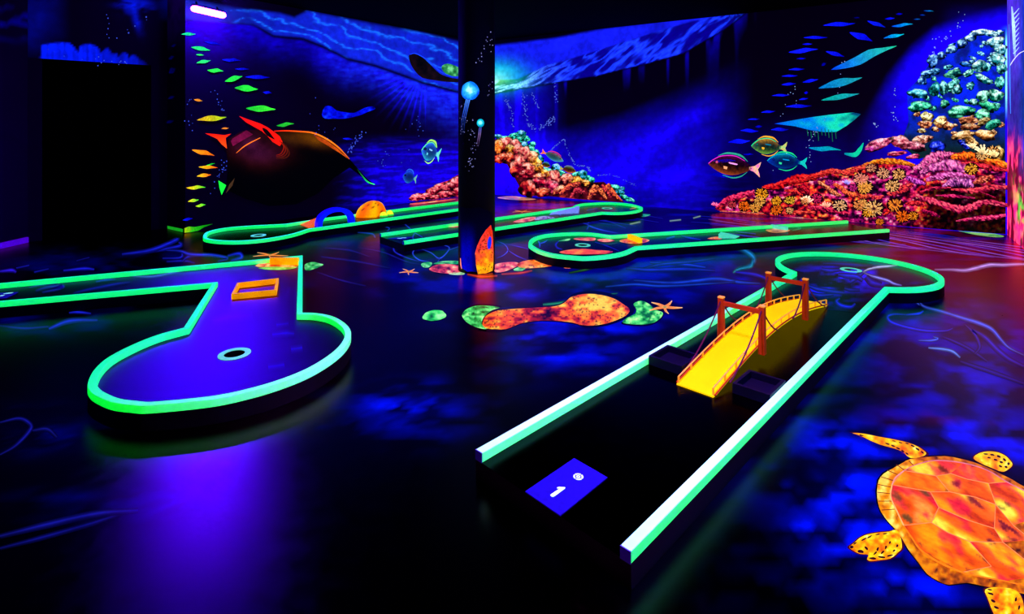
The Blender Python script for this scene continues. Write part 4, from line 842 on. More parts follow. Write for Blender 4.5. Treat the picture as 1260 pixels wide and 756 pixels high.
# school on the right wall
rg = 'blue and teal fish school on the right wall'; Z6 = lambda x, y: (740+x*320/1260, y*320/1260); Z7 = lambda x, y: (940+x*320/1260, y*320/1260)
TL = (0,150,170)
sch = [(365,118,160,22,-0.02,BL,(0,10,200),'long blue fish at the top of the school'),(545,117,95,24,0.35,BL,(0,20,160),'drooping blue fish at the top of the school'),(670,122,105,20,-0.12,(0,60,230),(0,160,220),'slim blue teal fish pointing up at the top right'),(610,90,50,12,-0.05,(0,0,200),BL,'small blue fish above the drooping one'),(655,68,34,10,0,(0,0,160),(0,0,200),'small dark blue fish highest of the school'),(798,53,50,8,0.05,(0,40,180),(0,120,180),'tiny teal dash at the upper right'),(768,73,28,6,0.05,(0,20,160),(0,60,160),'tiny blue dash under the teal dash'),(742,93,36,6,0,(0,40,160),(0,90,180),'tiny blue teal dash below the two others'),(450,86,30,8,0,(0,0,110),(0,0,130),'dim navy fish at the top of the school'),
    (250,182,120,16,0.02,BL,(0,0,180),'thin straight blue fish in the upper left of the school'),(470,178,120,40,0.38,(10,20,255),(0,0,190),'plump blue fish slanting down in the school'),(630,175,105,18,-0.15,(0,90,230),(0,190,210),'slim teal fish below the top right one'),(210,214,50,10,0,(0,0,220),BL,'short blue fish under the thin straight one'),(190,246,145,28,-0.1,BL,BL,'blue fish with raised tail in the school'),(345,262,95,24,0.3,BL,(0,0,160),'blue fish diving right in the school'),
    (485,280,340,62,-0.36,(0,50,230),(30,190,150),'largest slanting teal fish of the school'),(180,284,46,9,0,(0,0,200),(0,0,230),'short blue fish below the raised tail one'),(290,312,26,16,-0.4,(0,0,160),(0,0,120),'small round blue fish in the school'),(158,336,80,12,0,BL,(0,0,190),'blue fish level with the diving ones'),(125,368,80,11,0,BL,(0,0,210),'blue fish under the level one'),(370,402,220,44,-0.2,(0,110,200),(20,150,160),'teal fish second largest below the big slanting one'),(225,392,78,18,-0.15,(0,10,220),BL,'short blue fish left of the teal pair'),(120,408,70,16,-0.05,BL,(0,0,200),'blue fish at the left edge of the school'),(370,470,190,30,-0.15,(0,160,150),(20,150,170),'teal fish with bent back under the second largest'),
    (82,462,90,12,0,BL,(0,0,200),'thin blue fish in the lower left of the school'),(205,450,20,16,0,(0,0,230),(0,0,180),'tiny round blue fish in the lower school'),(192,480,46,10,-0.1,BL,(0,0,200),'tiny blue fish under the round one'),(168,515,130,18,0,BL,(0,0,150),'blue fish above the great teal ray'),(20,542,70,12,-0.03,BL,(0,0,200),'blue fish low at the far left of the school'),(78,628,90,18,0.05,BL,(0,0,140),'blue fish under the great teal ray'),
    (-50,578,60,9,0,BL,(0,0,180),'thin blue fish left of the great teal ray'),(-25,614,34,14,0,(0,0,200),(0,0,160),'small blue fish left of the great teal ray'),(-70,634,90,18,0.1,BL,(0,0,220),'blue fish over the orange striped fish'),(-120,686,110,24,0,(0,0,230),BL,'large blue fish left of the orange striped fish'),(-75,748,50,10,0,(0,0,200),(0,0,200),'small blue fish above the purple fish'),(295,722,160,30,0.06,(0,130,190),(0,160,170),'flat teal fish above the reef slope'),(-190,780,120,20,0,(0,0,180),(0,0,200),'dim blue fish left of the purple fish'),(-210,850,120,22,0.15,(0,0,160),(0,0,180),'dim blue fish low left of the purple fish')]
for d in sch:
    a = Z7(d[0], d[1]); k9 = 320/1260; sliver(S, a[0], a[1], d[2]*k9, d[3]*k9, d[4], d[5], d[6], d[7], rg)
# great teal ray
ry = root_at('painted_ray', S, 1005, 155, 'large teal blue ray gliding above the fish school on the right wall', 'ray')
Paint(S).fill([Z7(*p) for p in [(50,600),(130,585),(230,568),(330,555),(430,545),(470,553),(440,580),(400,610),(350,640),(290,640),(220,630),(150,612)]], lambda x, y: ramp(np.clip((x-950)/110+0.6*(fbm(x/14, y/7)-0.5), 0, 1), [(0, (0,40,230)), (0.45, (0,130,210)), (0.75, (20,210,170)), (1, (0,60,110))]), 1.6, 0.005).build('body', None, ry)
pp = Paint(S)
for k in range(9):
    a = Z7(210+k*17, 630+8*math.sin(k)); pp.ribbon([a, (a[0]+1.0, a[1]+rng.uniform(5, 14))], 0.9, (10,90,60), 0.0055, 1)
pp.build('hanging_fringe', None, ry); ry.children[-1]['kind'] = 'stuff'
# bent teal fish right of it
bent = Paint(S).ribbon([Z7(390,745),Z7(440,750),Z7(465,725),Z7(482,692)], [2,6,5,1], TL, 0.006, 5, cols=[(0,120,160),(10,190,150),(10,190,140),(0,160,140)]).build('painted_fish')
tag(bent, 'bent teal fish curling up at the reef top', 'fish', rg)

def reef_fish(S, cx, cy, L, H, flip, cols, label, rot=0.0, group='patterned reef fish', detail=True, off=0.006):
    """side view fish: body, back fin, belly fin, tail, eye; head to the left unless flipped"""
    r = root_at('painted_fish', S, cx, cy, label, 'fish', group); c, s = math.cos(rot), math.sin(rot); sx = -1 if flip else 1
    T = lambda a, b: (cx+sx*(a*L*c)-b*H*s, cy+sx*(a*L*s)+b*H*c)
    body = [T(*p) for p in [(-.5,0.02),(-.42,-.2),(-.3,-.38),(-.1,-.5),(.1,-.44),(.24,-.25),(.34,-.07),(.34,.08),(.22,.25),(.05,.42),(-.15,.46),(-.32,.32),(-.44,.16)]]
    def f(x, y):
        a = sx*((x-cx)*c+(y-cy)*s)/L; b = ((y-cy)*c-(x-cx)*s)/H; e = np.clip(np.hypot(a/0.46, b/0.48), 0, 1)
        n = vnoise(x*1.1, y*1.1); m = ramp(np.clip(0.5+b+0.4*(n-.5), 0, 1), [(0, cols['back']), (0.45, cols['mid']), (1, cols['belly'])])
        return m*(0.18+0.82*e**3)[:, None]
    Paint(S).fill(body, f, max(0.8, H/12), off, 3).build('body', None, r)
    Paint(S).fill([T(*p) for p in [(.30,-.05),(.40,-.12),(.52,-.36),(.50,-.1),(.47,.03),(.51,.2),(.53,.40),(.40,.16),(.30,.09)]], lambda x, y: mixc(cols['tail'], cols['rim'], vnoise(x*1.5, y*1.5)), max(0.8, H/10), off).build('tail_fin', None, r)
    Paint(S).ribbon([T(*p) for p in [(-.33,-.42),(-.15,-.6),(.1,-.56),(.26,-.3)]], [0.4, H*.09, H*.10, 0.5], cols['fin'], off+0.001).build('back_fin', None, r)
    if detail:
        Paint(S).ribbon([T(*p) for p in [(-.2,.5),(0,.58),(.16,.46),(.27,.22)]], [0.4, H*.06, H*.05, 0.4], cols['fin'], off+0.001).build('belly_fin', None, r)
        Paint(S).ribbon([T(*p) for p in [(-.5,.02),(-.4,-.22),(-.25,-.43),(0,-.5),(.2,-.32)]], [0.8, 1.0, 1.0, 1.0, 0.6], cols['rim'], off+0.0015).build('outline', None, r)
        Paint(S).fill([T(*p) for p in [(-.20,.05),(-.12,.08),(-.13,.20),(-.19,.18)]], cols['pec'], 1.0, off+0.0016).build('side_fin', None, r)
        Paint(S).fill([T(*p) for p in [(-.10,-.17),(.06,-.13),(.05,-.07),(-.09,-.10)]], cols['spot'], 1.0, off+0.0016, 2).build('patch', None, r)
    e = T(-.34, -.1); Paint(S).disc(e[0], e[1], max(0.8, H*.085), cols['eye'], (5,5,10), off=off+0.002).build('eye', None, r)
    return r
reef_fish(S, 903, 204.5, 63, 25, False, dict(back=(80,0,70), mid=(24,2,18), belly=(170,70,30), tail=(255,210,90), rim=(230,40,200), fin=(40,150,130), pec=(255,160,110), spot=(240,150,230), eye=(255,90,160)), 'plum coloured fish with a yellow tail, lowest left of the three', 0.12)
reef_fish(S, 946, 180.5, 43, 20, False, dict(back=(200,140,20), mid=(0,60,70), belly=(110,170,50), tail=(240,150,60), rim=(20,220,140), fin=(240,160,40), pec=(255,180,40), spot=(0,110,140), eye=(0,130,110)), 'orange finned green fish, topmost of the three patterned fish', 0.06)
reef_fish(S, 968, 199, 48, 19, False, dict(back=(0,120,150), mid=(0,40,160), belly=(0,50,120), tail=(20,190,160), rim=(0,170,200), fin=(20,200,130), pec=(40,210,150), spot=(0,130,200), eye=(0,30,160)), 'blue and teal fish swimming right of the plum coloured one', 0.06)
reef_fish(S2, 530, 187.5, 23, 24, False, dict(back=(40,110,240), mid=(30,90,230), belly=(40,170,200), tail=(90,190,240), rim=(90,230,140), fin=(160,230,90), pec=(90,200,230), spot=(120,190,255), eye=(0,30,90)), 'pale blue disc fish with a yellow green rim left of the column', 0.25)
reef_fish(S2, 504, 218.5, 17, 16, False, dict(back=(20,70,220), mid=(20,60,200), belly=(30,110,190), tail=(120,200,30), rim=(40,120,210), fin=(30,90,220), pec=(60,140,220), spot=(80,140,240), eye=(0,20,70)), 'small blue disc fish with a lime tail left of the column', 0.2, detail=False)
reef_fish(S, 680, 192.5, 29, 10, True, dict(back=(150,40,60), mid=(60,140,150), belly=(60,150,190), tail=(190,20,40), rim=(255,140,60), fin=(220,50,50), pec=(255,170,60), spot=(100,190,210), eye=(40,60,20)), 'red tailed grey fish above the arch reef', 0.42, detail=False)
reef_fish(S, 671, 203, 13, 6, True, dict(back=(60,120,50), mid=(60,50,20), belly=(200,110,40), tail=(40,120,60), rim=(200,130,50), fin=(60,140,70), pec=(220,140,50), spot=(90,120,60), eye=(20,20,10)), 'smallest olive fish close above the arch reef', 0.25, detail=False)
reef_fish(S, 699, 209, 20, 8, True, dict(back=(90,110,30), mid=(90,40,20), belly=(230,90,50), tail=(40,190,60), rim=(240,120,50), fin=(120,130,40), pec=(240,140,50), spot=(110,100,50), eye=(20,20,10)), 'olive and red fish with a green tail over the arch reef', 0.2, detail=False)

# ---- manta ray on the left wall
Z5 = lambda x, y: (230+x*250/1112, 130+y*250/1112)
mr = root_at('painted_manta_ray', S2, 340, 215, 'big black manta ray with glowing red horns and orange wing edge', 'manta ray')
def mantac(x, y):
    X = (x-230)*1112/250; Yv = (y-130)*1112/250; n = fbm(X/70, Yv/50)
    face = gauss(X, Yv, 330, 200, 130, 80, 0.5)+0.7*gauss(X, Yv, 430, 270, 130, 60); wing = gauss(X, Yv, 690, 185, 150, 34, 0.12)
    R = 0.035*face*(0.1+1.5*n)+0.10*wing*(0.1+1.4*n); return np.stack([R, 0.08*R+0.03*wing*n, 0.45*R*face], 1)
Paint(S2).fill([Z5(*p) for p in [(230,180),(300,140),(400,130),(480,140),(600,140),(690,152),(760,182),(830,232),(890,292),(940,350),(985,400),(1028,432),(1000,432),(950,385),(890,340),(800,400),(720,480),(600,540),(450,550),(320,510),(235,470),(215,440),(225,330),(215,240)]], mantac, 2.0, 0.005).build('body', None, mr)
Paint(S2).fill([Z5(*p) for p in [(285,57),(330,74),(400,98),(440,118),(480,146),(508,168),(524,200),(508,222),(470,200),(440,165),(410,140),(370,118),(325,92)]], lambda x, y: mixc((255,15,15), (225,20,5), (x-295)/60), 1.4, 0.007).build('horn_fin', None, mr)
Paint(S2).fill([Z5(*p) for p in [(412,122),(440,132),(470,170),(480,185),(450,172),(425,150)]], (10,2,2), 1.4, 0.008, 2).build('horn_hollow', None, mr)
Paint(S2).fill([Z5(*p) for p in [(100,152),(145,155),(205,162),(242,154),(212,178),(219,236),(190,212),(165,182)]], lambda x, y: mixc((255,20,5), (255,80,20), (y-165)/18), 1.2, 0.007).build('horn_fin', None, mr)
Paint(S2).fill([Z5(*p) for p in [(240,196),(250,180),(325,135),(362,158),(280,205),(252,222)]], lambda x, y: lin((110,12,60))*(0.2+1.2*fbm(x/4, y/4))[:, None], 1.4, 0.007).build('eye_band', None, mr)
Paint(S2).ribbon([Z5(270,260),Z5(310,226),Z5(350,202),Z5(402,176)], [0.5,1.3,1.4,0.8], (255,110,30), 0.008).build('mouth_line', None, mr)
Paint(S2).ribbon([Z5(*p) for p in [(478,140),(540,138),(620,142),(690,150),(760,180),(830,230),(888,292)]], [1.0,1.4,1.6,1.9,1.9,1.7,1.0], OG, 0.0075, 6, cols=[(255,20,5),(255,50,8),(255,90,15),(255,110,20),(255,130,30),(255,120,20),(200,80,10)]).build('wing_edge', None, mr)
Paint(S2).fill([Z5(*p) for p in [(690,158),(760,188),(825,236),(880,290),(840,262),(780,225),(720,190)]], lambda x, y: mixc((150,50,10), (230,90,15), (x-385)/40)*(0.3+0.9*fbm(x/4, y/4))[:, None], 1.4, 0.0065).build('wing_glow', None, mr)
Paint(S2).ribbon([Z5(930,345),Z5(960,385),Z5(990,418),Z5(1028,432)], [0.5,1.4,1.8,1.0], (20,180,90), 0.008, 5, cols=[(0,20,10),(20,120,60),(20,200,100),(60,240,140)]).build('wing_tip', None, mr)
for k in range(4):
    Paint(S2).ribbon([Z5(505+k*12,190+k*8),Z5(530+k*10,225+k*12),Z5(515+k*8,262+k*8),Z5(488,272+k*6)], [0.6,1.4,1.2,0.4], (130-20*k,20,6), 0.0075).build('gill_stroke', None, mr)
Paint(S2).fill([Z5(*p) for p in [(172,410),(215,436),(190,490),(178,452)]], (20,235,60), 1.4, 0.008).build('green_fin', None, mr)
Paint(S2).fill([Z5(*p) for p in [(262,396),(248,440),(212,482),(232,432)]], (60,40,25), 1.4, 0.008).build('trailing_fin', None, mr)
# blue swimmer, whale fluke and mossy buoy
sw = Paint(S2); sw.fill([(396,141),(400,131),(408,131),(414,136),(424,138),(436,139),(448,133),(458,131),(462,134),(452,138),(440,143),(424,146),(410,146),(400,146)], lambda x, y: ramp(fbm(x/5, y/4), [(0.2, (0,0,90)), (0.6, (0,10,230)), (0.9, (20,70,255))]), 1.4, 0.006, 2)
tag(sw.build('painted_swimmer'), 'blue swimming sea creature above the manta wing', 'sea creature')
wk = root_at('painted_fluke', S2, 525, 95, 'black whale fluke rising from the painted waves left of the column', 'whale tail')
Paint(S2).fill([(503,69),(506,66),(514,67),(524,74),(532,82),(542,91),(556,96),(572,98),(572,101),(552,101),(536,99),(520,96),(511,88),(505,78)], lambda x, y: ramp(fbm(x/6, y/6), [(0.3, (2,2,6)), (0.8, (22,8,16))]), 1.8, 0.006, 2).build('fluke', None, wk)
Paint(S2).ribbon([(504,67),(512,66),(526,74),(542,88),(558,95)], [0.6,1.2,1.2,1.2,0.6], (20,60,255), 0.007).build('wet_edge', None, wk)
cm_ = Paint(S2); cm_.fill([(543,84),(547,79),(555,79),(566,84),(572,92),(560,94),(550,92)], lambda x, y: ramp(fbm(x/4, y/4), [(0.2, (10,40,20)), (0.55, (40,130,70)), (0.85, (120,220,150))]), 1.3, 0.0065, 2)
tag(cm_.build('painted_rock'), 'mossy green rock in the painted surf left of the column', 'rock')
# foam outline hill and spiral of bubbles on the right wall
def bubbles(S, par, pts, name='bubbles', col=(120,140,255)):
    p = Paint(S)
    for x, y, r in pts: p.disc(x, y, r, col, tuple(0.5*np.array(col)), off=0.0055, seg=7)
    o = p.build(name, M['reef_paint'], par); o['kind'] = 'stuff'; return o
def trail(pts, n, j, r=(0.5, 1.0)):
    Q = smooth_line(pts, 12); out = []
    for k in range(n):
        q = Q[rng.randrange(len(Q))]; out.append((q[0]+rng.gauss(0, j), q[1]+rng.gauss(0, j), rng.uniform(*r)))
    return out
bubbles(S, wall_right, trail([(678,185),(693,172),(697,182),(708,202),(722,205),(726,211)], 80, 0.6, (0.4,0.8))+trail([(735,216),(750,215),(765,220),(785,230)], 40, 0.6, (0.3,0.6))+trail([(622,120),(628,135),(632,155)], 40, 1.0, (0.4,0.8))+trail([(643,116),(646,135),(652,155),(664,158),(674,152),(682,146)], 110, 1.8, (0.4,0.9))+trail([(655,115),(662,132)], 24, 0.8, (0.4,0.8))+trail([(683,105),(684,125)], 18, 1.2, (0.4,0.7)), col=(90,110,255))
bubbles(S, wall_right, trail([(1185,10),(1182,25),(1172,45),(1152,48),(1148,62),(1145,78)], 26, 2.5, (0.5,1.1))+trail([(1103,110),(1100,135),(1102,150)], 14, 1.5, (0.5,0.9))+trail([(1006,160),(996,175),(996,200)], 14, 1.5, (0.5,0.8))+trail([(1078,150),(1072,170),(1068,185)], 12, 2, (0.5,0.9))+trail([(980,130),(977,110),(962,145)], 10, 2, (0.4,0.7))+trail([(1042,62),(1025,134),(955,205),(1005,205)], 14, 3, (0.4,0.8)), col=(150,170,255))
bubbles(S2, wall_left, trail([(262,107),(268,122),(274,135)], 14, 1.8, (0.5,1.0))+trail([(231,122),(230,145),(241,166)], 10, 2, (0.5,0.9))+trail([(275,195),(274,210),(268,218),(258,240)], 20, 2.2, (0.5,1.0))+trail([(428,187),(438,172),(450,162)], 34, 2.0, (0.5,1.1))+trail([(470,205),(478,190),(512,150),(515,165),(497,205)], 26, 2.5, (0.4,0.8))+trail([(386,120),(390,165),(412,160)], 14, 3, (0.4,0.8)), col=(60,80,240))
bubbles(W_D, bpy.data.objects['wall_over_doorway'], trail([(60,62),(100,73),(125,76),(155,77)], 16, 2.0, (0.5,0.9))+trail([(132,20),(133,42),(145,50),(178,22),(178,41)], 12, 1.5, (0.5,1.2)), col=(70,90,255))
# leaf at the foot of the wall end
lf = Paint(S2); lf.fill([(227,286.5),(227,281),(232,279),(240,279.5),(250,277.5),(262,275.5),(252,279.5),(244,284),(234,286)], lambda x, y: ramp(np.clip((x-227)/26+0.4*(vnoise(x, y)-.5), 0, 1), [(0, (150,190,10)), (0.4, (30,170,20)), (1, (10,120,10))]), 1.2, 0.006)
tag(lf.build('painted_leaf'), 'yellow green painted leaf at the foot of the left wall corner', 'leaf')
lf = Paint(W_J); lf.fill([(206,278),(225,282),(225,286),(206,281.5)], (15,140,25), 1.2, 0.006)
tag(lf.build('painted_leaf'), 'dull green painted strip round the corner on the wall end', 'leaf')

# ---- right side wall: pale kelp stalk
kp = root_at('painted_kelp', W_S, 1247, 70, 'pale feathery kelp stalk painted on the right side wall', 'kelp')
pp = Paint(W_S)
pp.ribbon([(1245,8),(1247,30),(1248,55),(1249,70)], [1.5,4,3.5,2], (170,200,255), 0.006, 5, cols=[(150,180,255),(190,230,255),(150,190,255),(120,140,255)]).build('stalk', None, kp)
for k in range(9):
    y = 12+k*6; Paint(W_S).ribbon([(1247,y+6),(1250,y+3),(1254,y-2)], [1.6,1.2,0.4], (170,210,255), 0.0065, 3).build('frond', None, kp)
Paint(W_S).ribbon([(1242,82),(1247,74),(1254,66),(1262,62)], [0.8,1.1,1.0,0.6], (220,220,255), 0.006).build('frond', None, kp)
Paint(W_S).ribbon([(1241.5,30),(1242,60),(1242.5,100),(1243.5,140)], [0.6,1.6,1.8,0.8], (60,120,255), 0.006).build('side_stem', None, kp)

# ---- painted on the column
jf = root_at('painted_jellyfish', CYL, 578, 112, 'larger glowing blue jellyfish painted high on the column', 'jellyfish', 'jellyfish on the column')
Paint(CYL).fill(ell(578.5, 112, 11, 11.5, 0.3, 20, 0.03, 3), lambda x, y: ramp(np.clip(1.25-np.hypot(x-578, y-111)/11+0.7*(fbm(x/3, y/3)-.5), 0, 1), [(0, (20,40,200)), (0.35, (0,110,240)), (0.8, (60,200,250)), (1, (170,250,250))]), 1.3, 0.004).build('bell', None, jf)
for k, dx in enumerate((-3, -1, 1)):
    Paint(CYL).ribbon([(577+dx,122),(574+dx,135),(571+dx,150),(570+dx*0.7,166)], [1.4,1.0,0.8,0.3], (60,110,230), 0.0035, 5, cols=[(70,130,240),(40,80,200),(20,40,120),(5,10,30)]).build('tentacle', None, jf)
jf = root_at('painted_jellyfish', CYL, 591, 151, 'smaller cyan jellyfish painted below the larger one on the column', 'jellyfish', 'jellyfish on the column')
Paint(CYL).fill(ell(591.3, 151.5, 4.6, 5.2, 0, 14), lambda x, y: ramp(np.clip(1.2-np.hypot(x-591, y-151)/5, 0, 1), [(0, (0,90,160)), (0.6, (0,190,210)), (1, (150,250,240))]), 1.0, 0.004).build('bell', None, jf)
for k, dx in enumerate((-1, 1)):
    Paint(CYL).ribbon([(591+dx,157),(590+dx,166),(588.5+dx,174),(587.5+dx,182)], [0.9,0.9,0.8,0.3], (60,60,160), 0.0035, 4, cols=[(70,90,200),(120,90,150),(70,50,90),(10,5,10)]).build('tentacle', None, jf)
bubbles(CYL, col_o, trail([(582,90),(590,72),(597,58),(604,38),(606,62)], 18, 1.6, (0.4,0.9))+trail([(578,145),(582,175),(578,205),(576,198)], 40, 3, (0.3,0.7))+trail([(570,130),(568,165)], 20, 2, (0.3,0.5))+trail([(604,130),(602,100)], 8, 2, (0.3,0.5)), col=(150,150,230))
def colblue(x, y): return np.stack([0*x, 0*x, 0.55*sstep(270, 330, y)*sstep(588, 576, x)*(0.35+0.8*fbm(x/6, y/16))*sstep(565, 570, x)+0.01*sstep(240, 300, y)], 1)
o = Paint(CYL).fill([(566.3,255),(590,255),(606.5,262),(606.5,331),(590,336),(575,334.5),(566.3,329)], colblue, 2.0, 0.002).build('blue_wash', M['paint'], col_o)
sp = root_at('painted_coral_spire', CYL, 598, 335, 'orange flame shaped coral spire painted at the foot of the column', 'coral')
def spirec(x, y):
    n = fbm(x/4, y/5, 4); t = np.clip((y-278)/58+0.5*(n-.5)-0.12*np.abs(x-598)/9, 0, 1); c = ramp(t, [(0, (240,50,20)), (0.35, (245,60,50)), (0.65, (255,110,15)), (0.88, (255,180,10)), (1, (255,140,10))])
    return c*np.where(vnoise(x*0.8, y*0.8) < 0.2, 0.15, 1.0)[:, None]*(0.5+0.8*n)[:, None]
Paint(CYL).fill([(604,277),(606,285),(606.8,298),(607.3,312),(607,325),(606,333.5),(598,336.5),(588,337.5),(585.5,325),(584.5,312),(587,303),(592,292),(598,283)], spirec, 1.3, 0.004).build('spire', None, sp)
Paint(CYL).fill(ell(602.3, 299, 2.4, 8, 0.1, 14), (10,40,230), 1.2, 0.006).build('blue_hollow', None, sp)
Paint(CYL).ribbon([(566.5,318),(567,326),(568,331)], [0.8,1.4,0.6], (255,130,110), 0.004, 3).build('coral_tip', None, sp)

# ---------------------------------------------------------------- painted on the floor and on the lane decks
FP, DP = FLOOR, DECK
def floor_coral(S, outline, fn, label, name='painted_coral', cat='coral', group='corals painted on the floor', halo=True, step=1.6, mat='floor_gloss_paint'):
    o = np.array(outline, float); c = o.mean(0); r = root_at(name, S, c[0], c[1], label, cat, group, 0.002)
    if halo:
        h = c+(o-c)*np.array([1.07, 1.16]); Paint(S).fill(h, (1,1,2), 6, 0.0012, 3).build('dark_outline', M[mat], r)
    Paint(S).fill(o, fn, step, 0.0024, 3).build('coral_body', M[mat], r); return r
def speck(stops, sx=7, sy=3, seed=0, dark=0.2):
    def f(x, y):
        n = fbm(x/sx+seed, y/sy+seed, 4); return ramp(np.clip((n-0.2)*1.6, 0, 1), stops)*np.where(vnoise(x*0.7+seed, y*1.3) < dark, 0.15, 1.0)[:, None]
    return f
Z8 = lambda x, y: (500+x*360/1260, 320+y*360/1260)
def bonec(x, y):
    n = fbm(x/9, y/4, 4); X = (x-500)*3.5; t = np.clip(n*1.1+0.3*gauss(X, (y-320)*3.5, 810, 190, 110, 50)-0.30*gauss(X, (y-320)*3.5, 620, 240, 150, 40), 0, 1)
    return ramp(t, [(0.1, (30,2,14)), (0.34, (180,25,25)), (0.50, (245,80,15)), (0.66, (255,130,15)), (0.85, (255,205,70))])*np.where((vnoise(x*0.6, y*1.1) < 0.2), 0.12, 1.0)[:, None]
floor_coral(FP, [Z8(*p) for p in [(345,240),(395,218),(480,210),(570,205),(640,200),(680,185),(710,160),(760,148),(820,148),(890,165),(940,195),(962,215),(945,240),(890,265),(830,280),(760,282),(715,270),(640,262),(560,262),(490,275),(430,298),(365,298),(332,290),(330,265)]], bonec, 'large orange bone shaped coral painted in the middle of the floor')
gsp = speck([(0, (4,40,20)), (0.35, (20,150,60)), (0.65, (90,235,120)), (1, (210,255,170))], 6, 3, 4, 0.12)
floor_coral(FP, [Z8(*p) for p in [(240,235),(260,212),(300,198),(360,198),(405,206),(370,216),(335,245),(325,275),(345,298),(300,290),(262,270),(245,252)]], gsp, 'mottled green coral at the left end of the bone shaped coral')
floor_coral(FP, ell(534.5, 388.5, 14.5, 6.5, -0.1, 16, 0.04, 2), speck([(0, (10,90,40)), (0.4, (40,210,90)), (0.8, (150,255,160))], 9, 4, 9, 0.02), 'small round green coral left of the mottled green one')
floor_coral(FP, [Z8(*p) for p in [(978,190),(1010,176),(1045,190),(1075,215),(1105,228),(1090,255),(1050,275),(990,278),(932,270),(950,250),(985,232),(990,212)]], gsp, 'bright green coral under the starfish right of the bone coral')
pk = speck([(0, (50,0,20)), (0.35, (210,50,70)), (0.65, (255,120,110)), (1, (255,215,170))], 6, 2.4, 2, 0.12)
ora = speck([(0, (60,10,0)), (0.35, (230,70,20)), (0.65, (255,140,40)), (1, (255,220,120))], 6, 2.4, 6, 0.12)
grn = speck([(0, (0,40,20)), (0.4, (20,170,80)), (1, (150,255,170))], 5, 2, 8, 0.1)
floor_coral(FP, [(528,331),(536,326.5),(548,325),(560,326),(567,329),(567,334.5),(556,337),(542,336),(532,334)], pk, 'pink coral painted on the floor left of the column foot')
floor_coral(FP, [(518,325),(526,322.5),(532,324),(528,329),(521,329)], grn, 'small green coral left of the pink one at the column')
floor_coral(FP, [(533,325),(545,321.5),(565,321.5),(565,325),(550,325)], grn, 'thin green coral behind the pink one at the column', halo=False)
floor_coral(FP, [(552,337),(560,335),(570,335.5),(571,338),(560,338.6)], speck([(0, (60,140,90)), (1, (210,255,200))], 6, 2, 3, 0), 'pale green coral sliver in front of the pink coral', halo=False)
floor_coral(FP, [(609,326),(618,323.5),(632,322.5),(640,325),(632,330),(620,334.5),(609,335)], pk, 'rose coral on the floor touching the right of the column')
floor_coral(FP, [(636,326),(644,321.5),(660,319.5),(676,320.5),(691,324),(676,328),(658,330),(642,330)], ora, 'long peach coral right of the rose coral by the column')
floor_coral(FP, [(632,331.5),(640,328.5),(647,330),(642,333.5),(635,334)], grn, 'tiny mint coral between the rose and peach corals', halo=False)
# corals on the decks
def deck_coral(pts, fn, label): floor_coral(DP, pts, fn, label, group='corals painted on the lane decks', halo=False, step=1.2)
deck_coral([(688,310.5),(700,307.5),(716,306.3),(732,307.5),(754,309.5),(745,312.5),(720,313.2),(700,313)], speck([(0, (150,10,20)), (0.5, (255,80,40)), (1, (255,170,40))], 8, 2, 1, 0.08), 'long orange red coral at the near rim of the middle round end')
deck_coral([(705,294),(718,292.3),(732,293),(731,296),(718,296.3)], pk, 'salmon coral at the far rim of the middle round end, left one')
deck_coral([(735,295),(746,294),(757,296),(750,297.8),(740,297.6)], pk, 'salmon coral at the far rim of the middle round end, right one')
deck_coral([(687,297),(695,294.6),(702,293.8),(699,296.4)], grn, 'mint coral stroke at the left of the middle round end')
deck_coral([(762,297),(772,293.5),(785,292.5),(799,295.5),(792,299),(776,300)], ora, 'orange coral under the yellow block in the lane neck')
deck_coral([(870,294),(880,291.5),(888,292.2),(886,295)], ora, 'small orange coral beside the teal wedge in the middle lane')
deck_coral([(942,283),(955,281.2),(972,282.8),(966,286),(950,286.4)], speck([(0, (120,60,0)), (1, (250,190,90))], 6, 2, 3, 0.05), 'tan coral near the right end of the middle lane')
deck_coral([(631,273.5),(640,270),(652,267.3),(660,267.5),(656,271),(644,273.6)], pk, 'pink coral on the far lane right of the column')
deck_coral([(658,271),(660,267.5),(672,266),(683,268),(676,269.8)], speck([(0, (60,60,160)), (1, (190,190,255))], 3, 1.2, 3, 0.2), 'lilac coral beside the pink one on the far lane')
deck_coral([(545,279.5),(553,277.5),(564,277),(564,279.8)], pk, 'pink coral sliver on the far lane left of the column')
deck_coral([(314,327.5),(322,323.5),(332,322.5),(352,322.8),(366,326),(360,329.5),(340,328),(324,329)], ora, 'orange coral under the corner plank of the left lane')
deck_coral([(318,330),(330,328.5),(352,328.5),(366,328),(360,331),(345,332.3),(326,331.8)], speck([(0, (60,140,20)), (0.5, (120,220,80)), (1, (220,250,150))], 6, 2, 5, 0.06), 'lime coral in front of the corner plank')
floor_coral(FP, [(375,326),(384,322.5),(394,324.5),(398,326),(390,330),(377,333.5)], grn, 'mint coral leaf just outside the corner of the left lane')
floor_coral(FP, [(612,243.2),(630,241.4),(645,243),(660,245.5),(640,246.4),(622,245.2)], speck([(0, (30,120,90)), (0.5, (230,120,110)), (1, (255,220,150))], 9, 1.6, 2, 0), 'thin pastel coral strip at the foot of the arch reef', halo=False, step=1.0)
floor_coral(FP, [(504,251),(520,249),(540,246.8),(560,244.6),(556,246.6),(530,249.6),(512,252)], speck([(0, (200,50,40)), (0.6, (255,120,90)), (1, (255,220,170))], 9, 1.6, 5, 0), 'thin salmon coral strip at the foot of the crimson reef', halo=False, step=1.0)
floor_coral(FP, [(1172,281.5),(1200,283),(1235,290.5),(1225,292),(1200,289),(1182,285)], speck([(0, (40,130,70)), (0.5, (120,210,110)), (1, (220,220,150))], 12, 2, 5, 0), 'pale green painted strip at the foot of the big reef', halo=False)
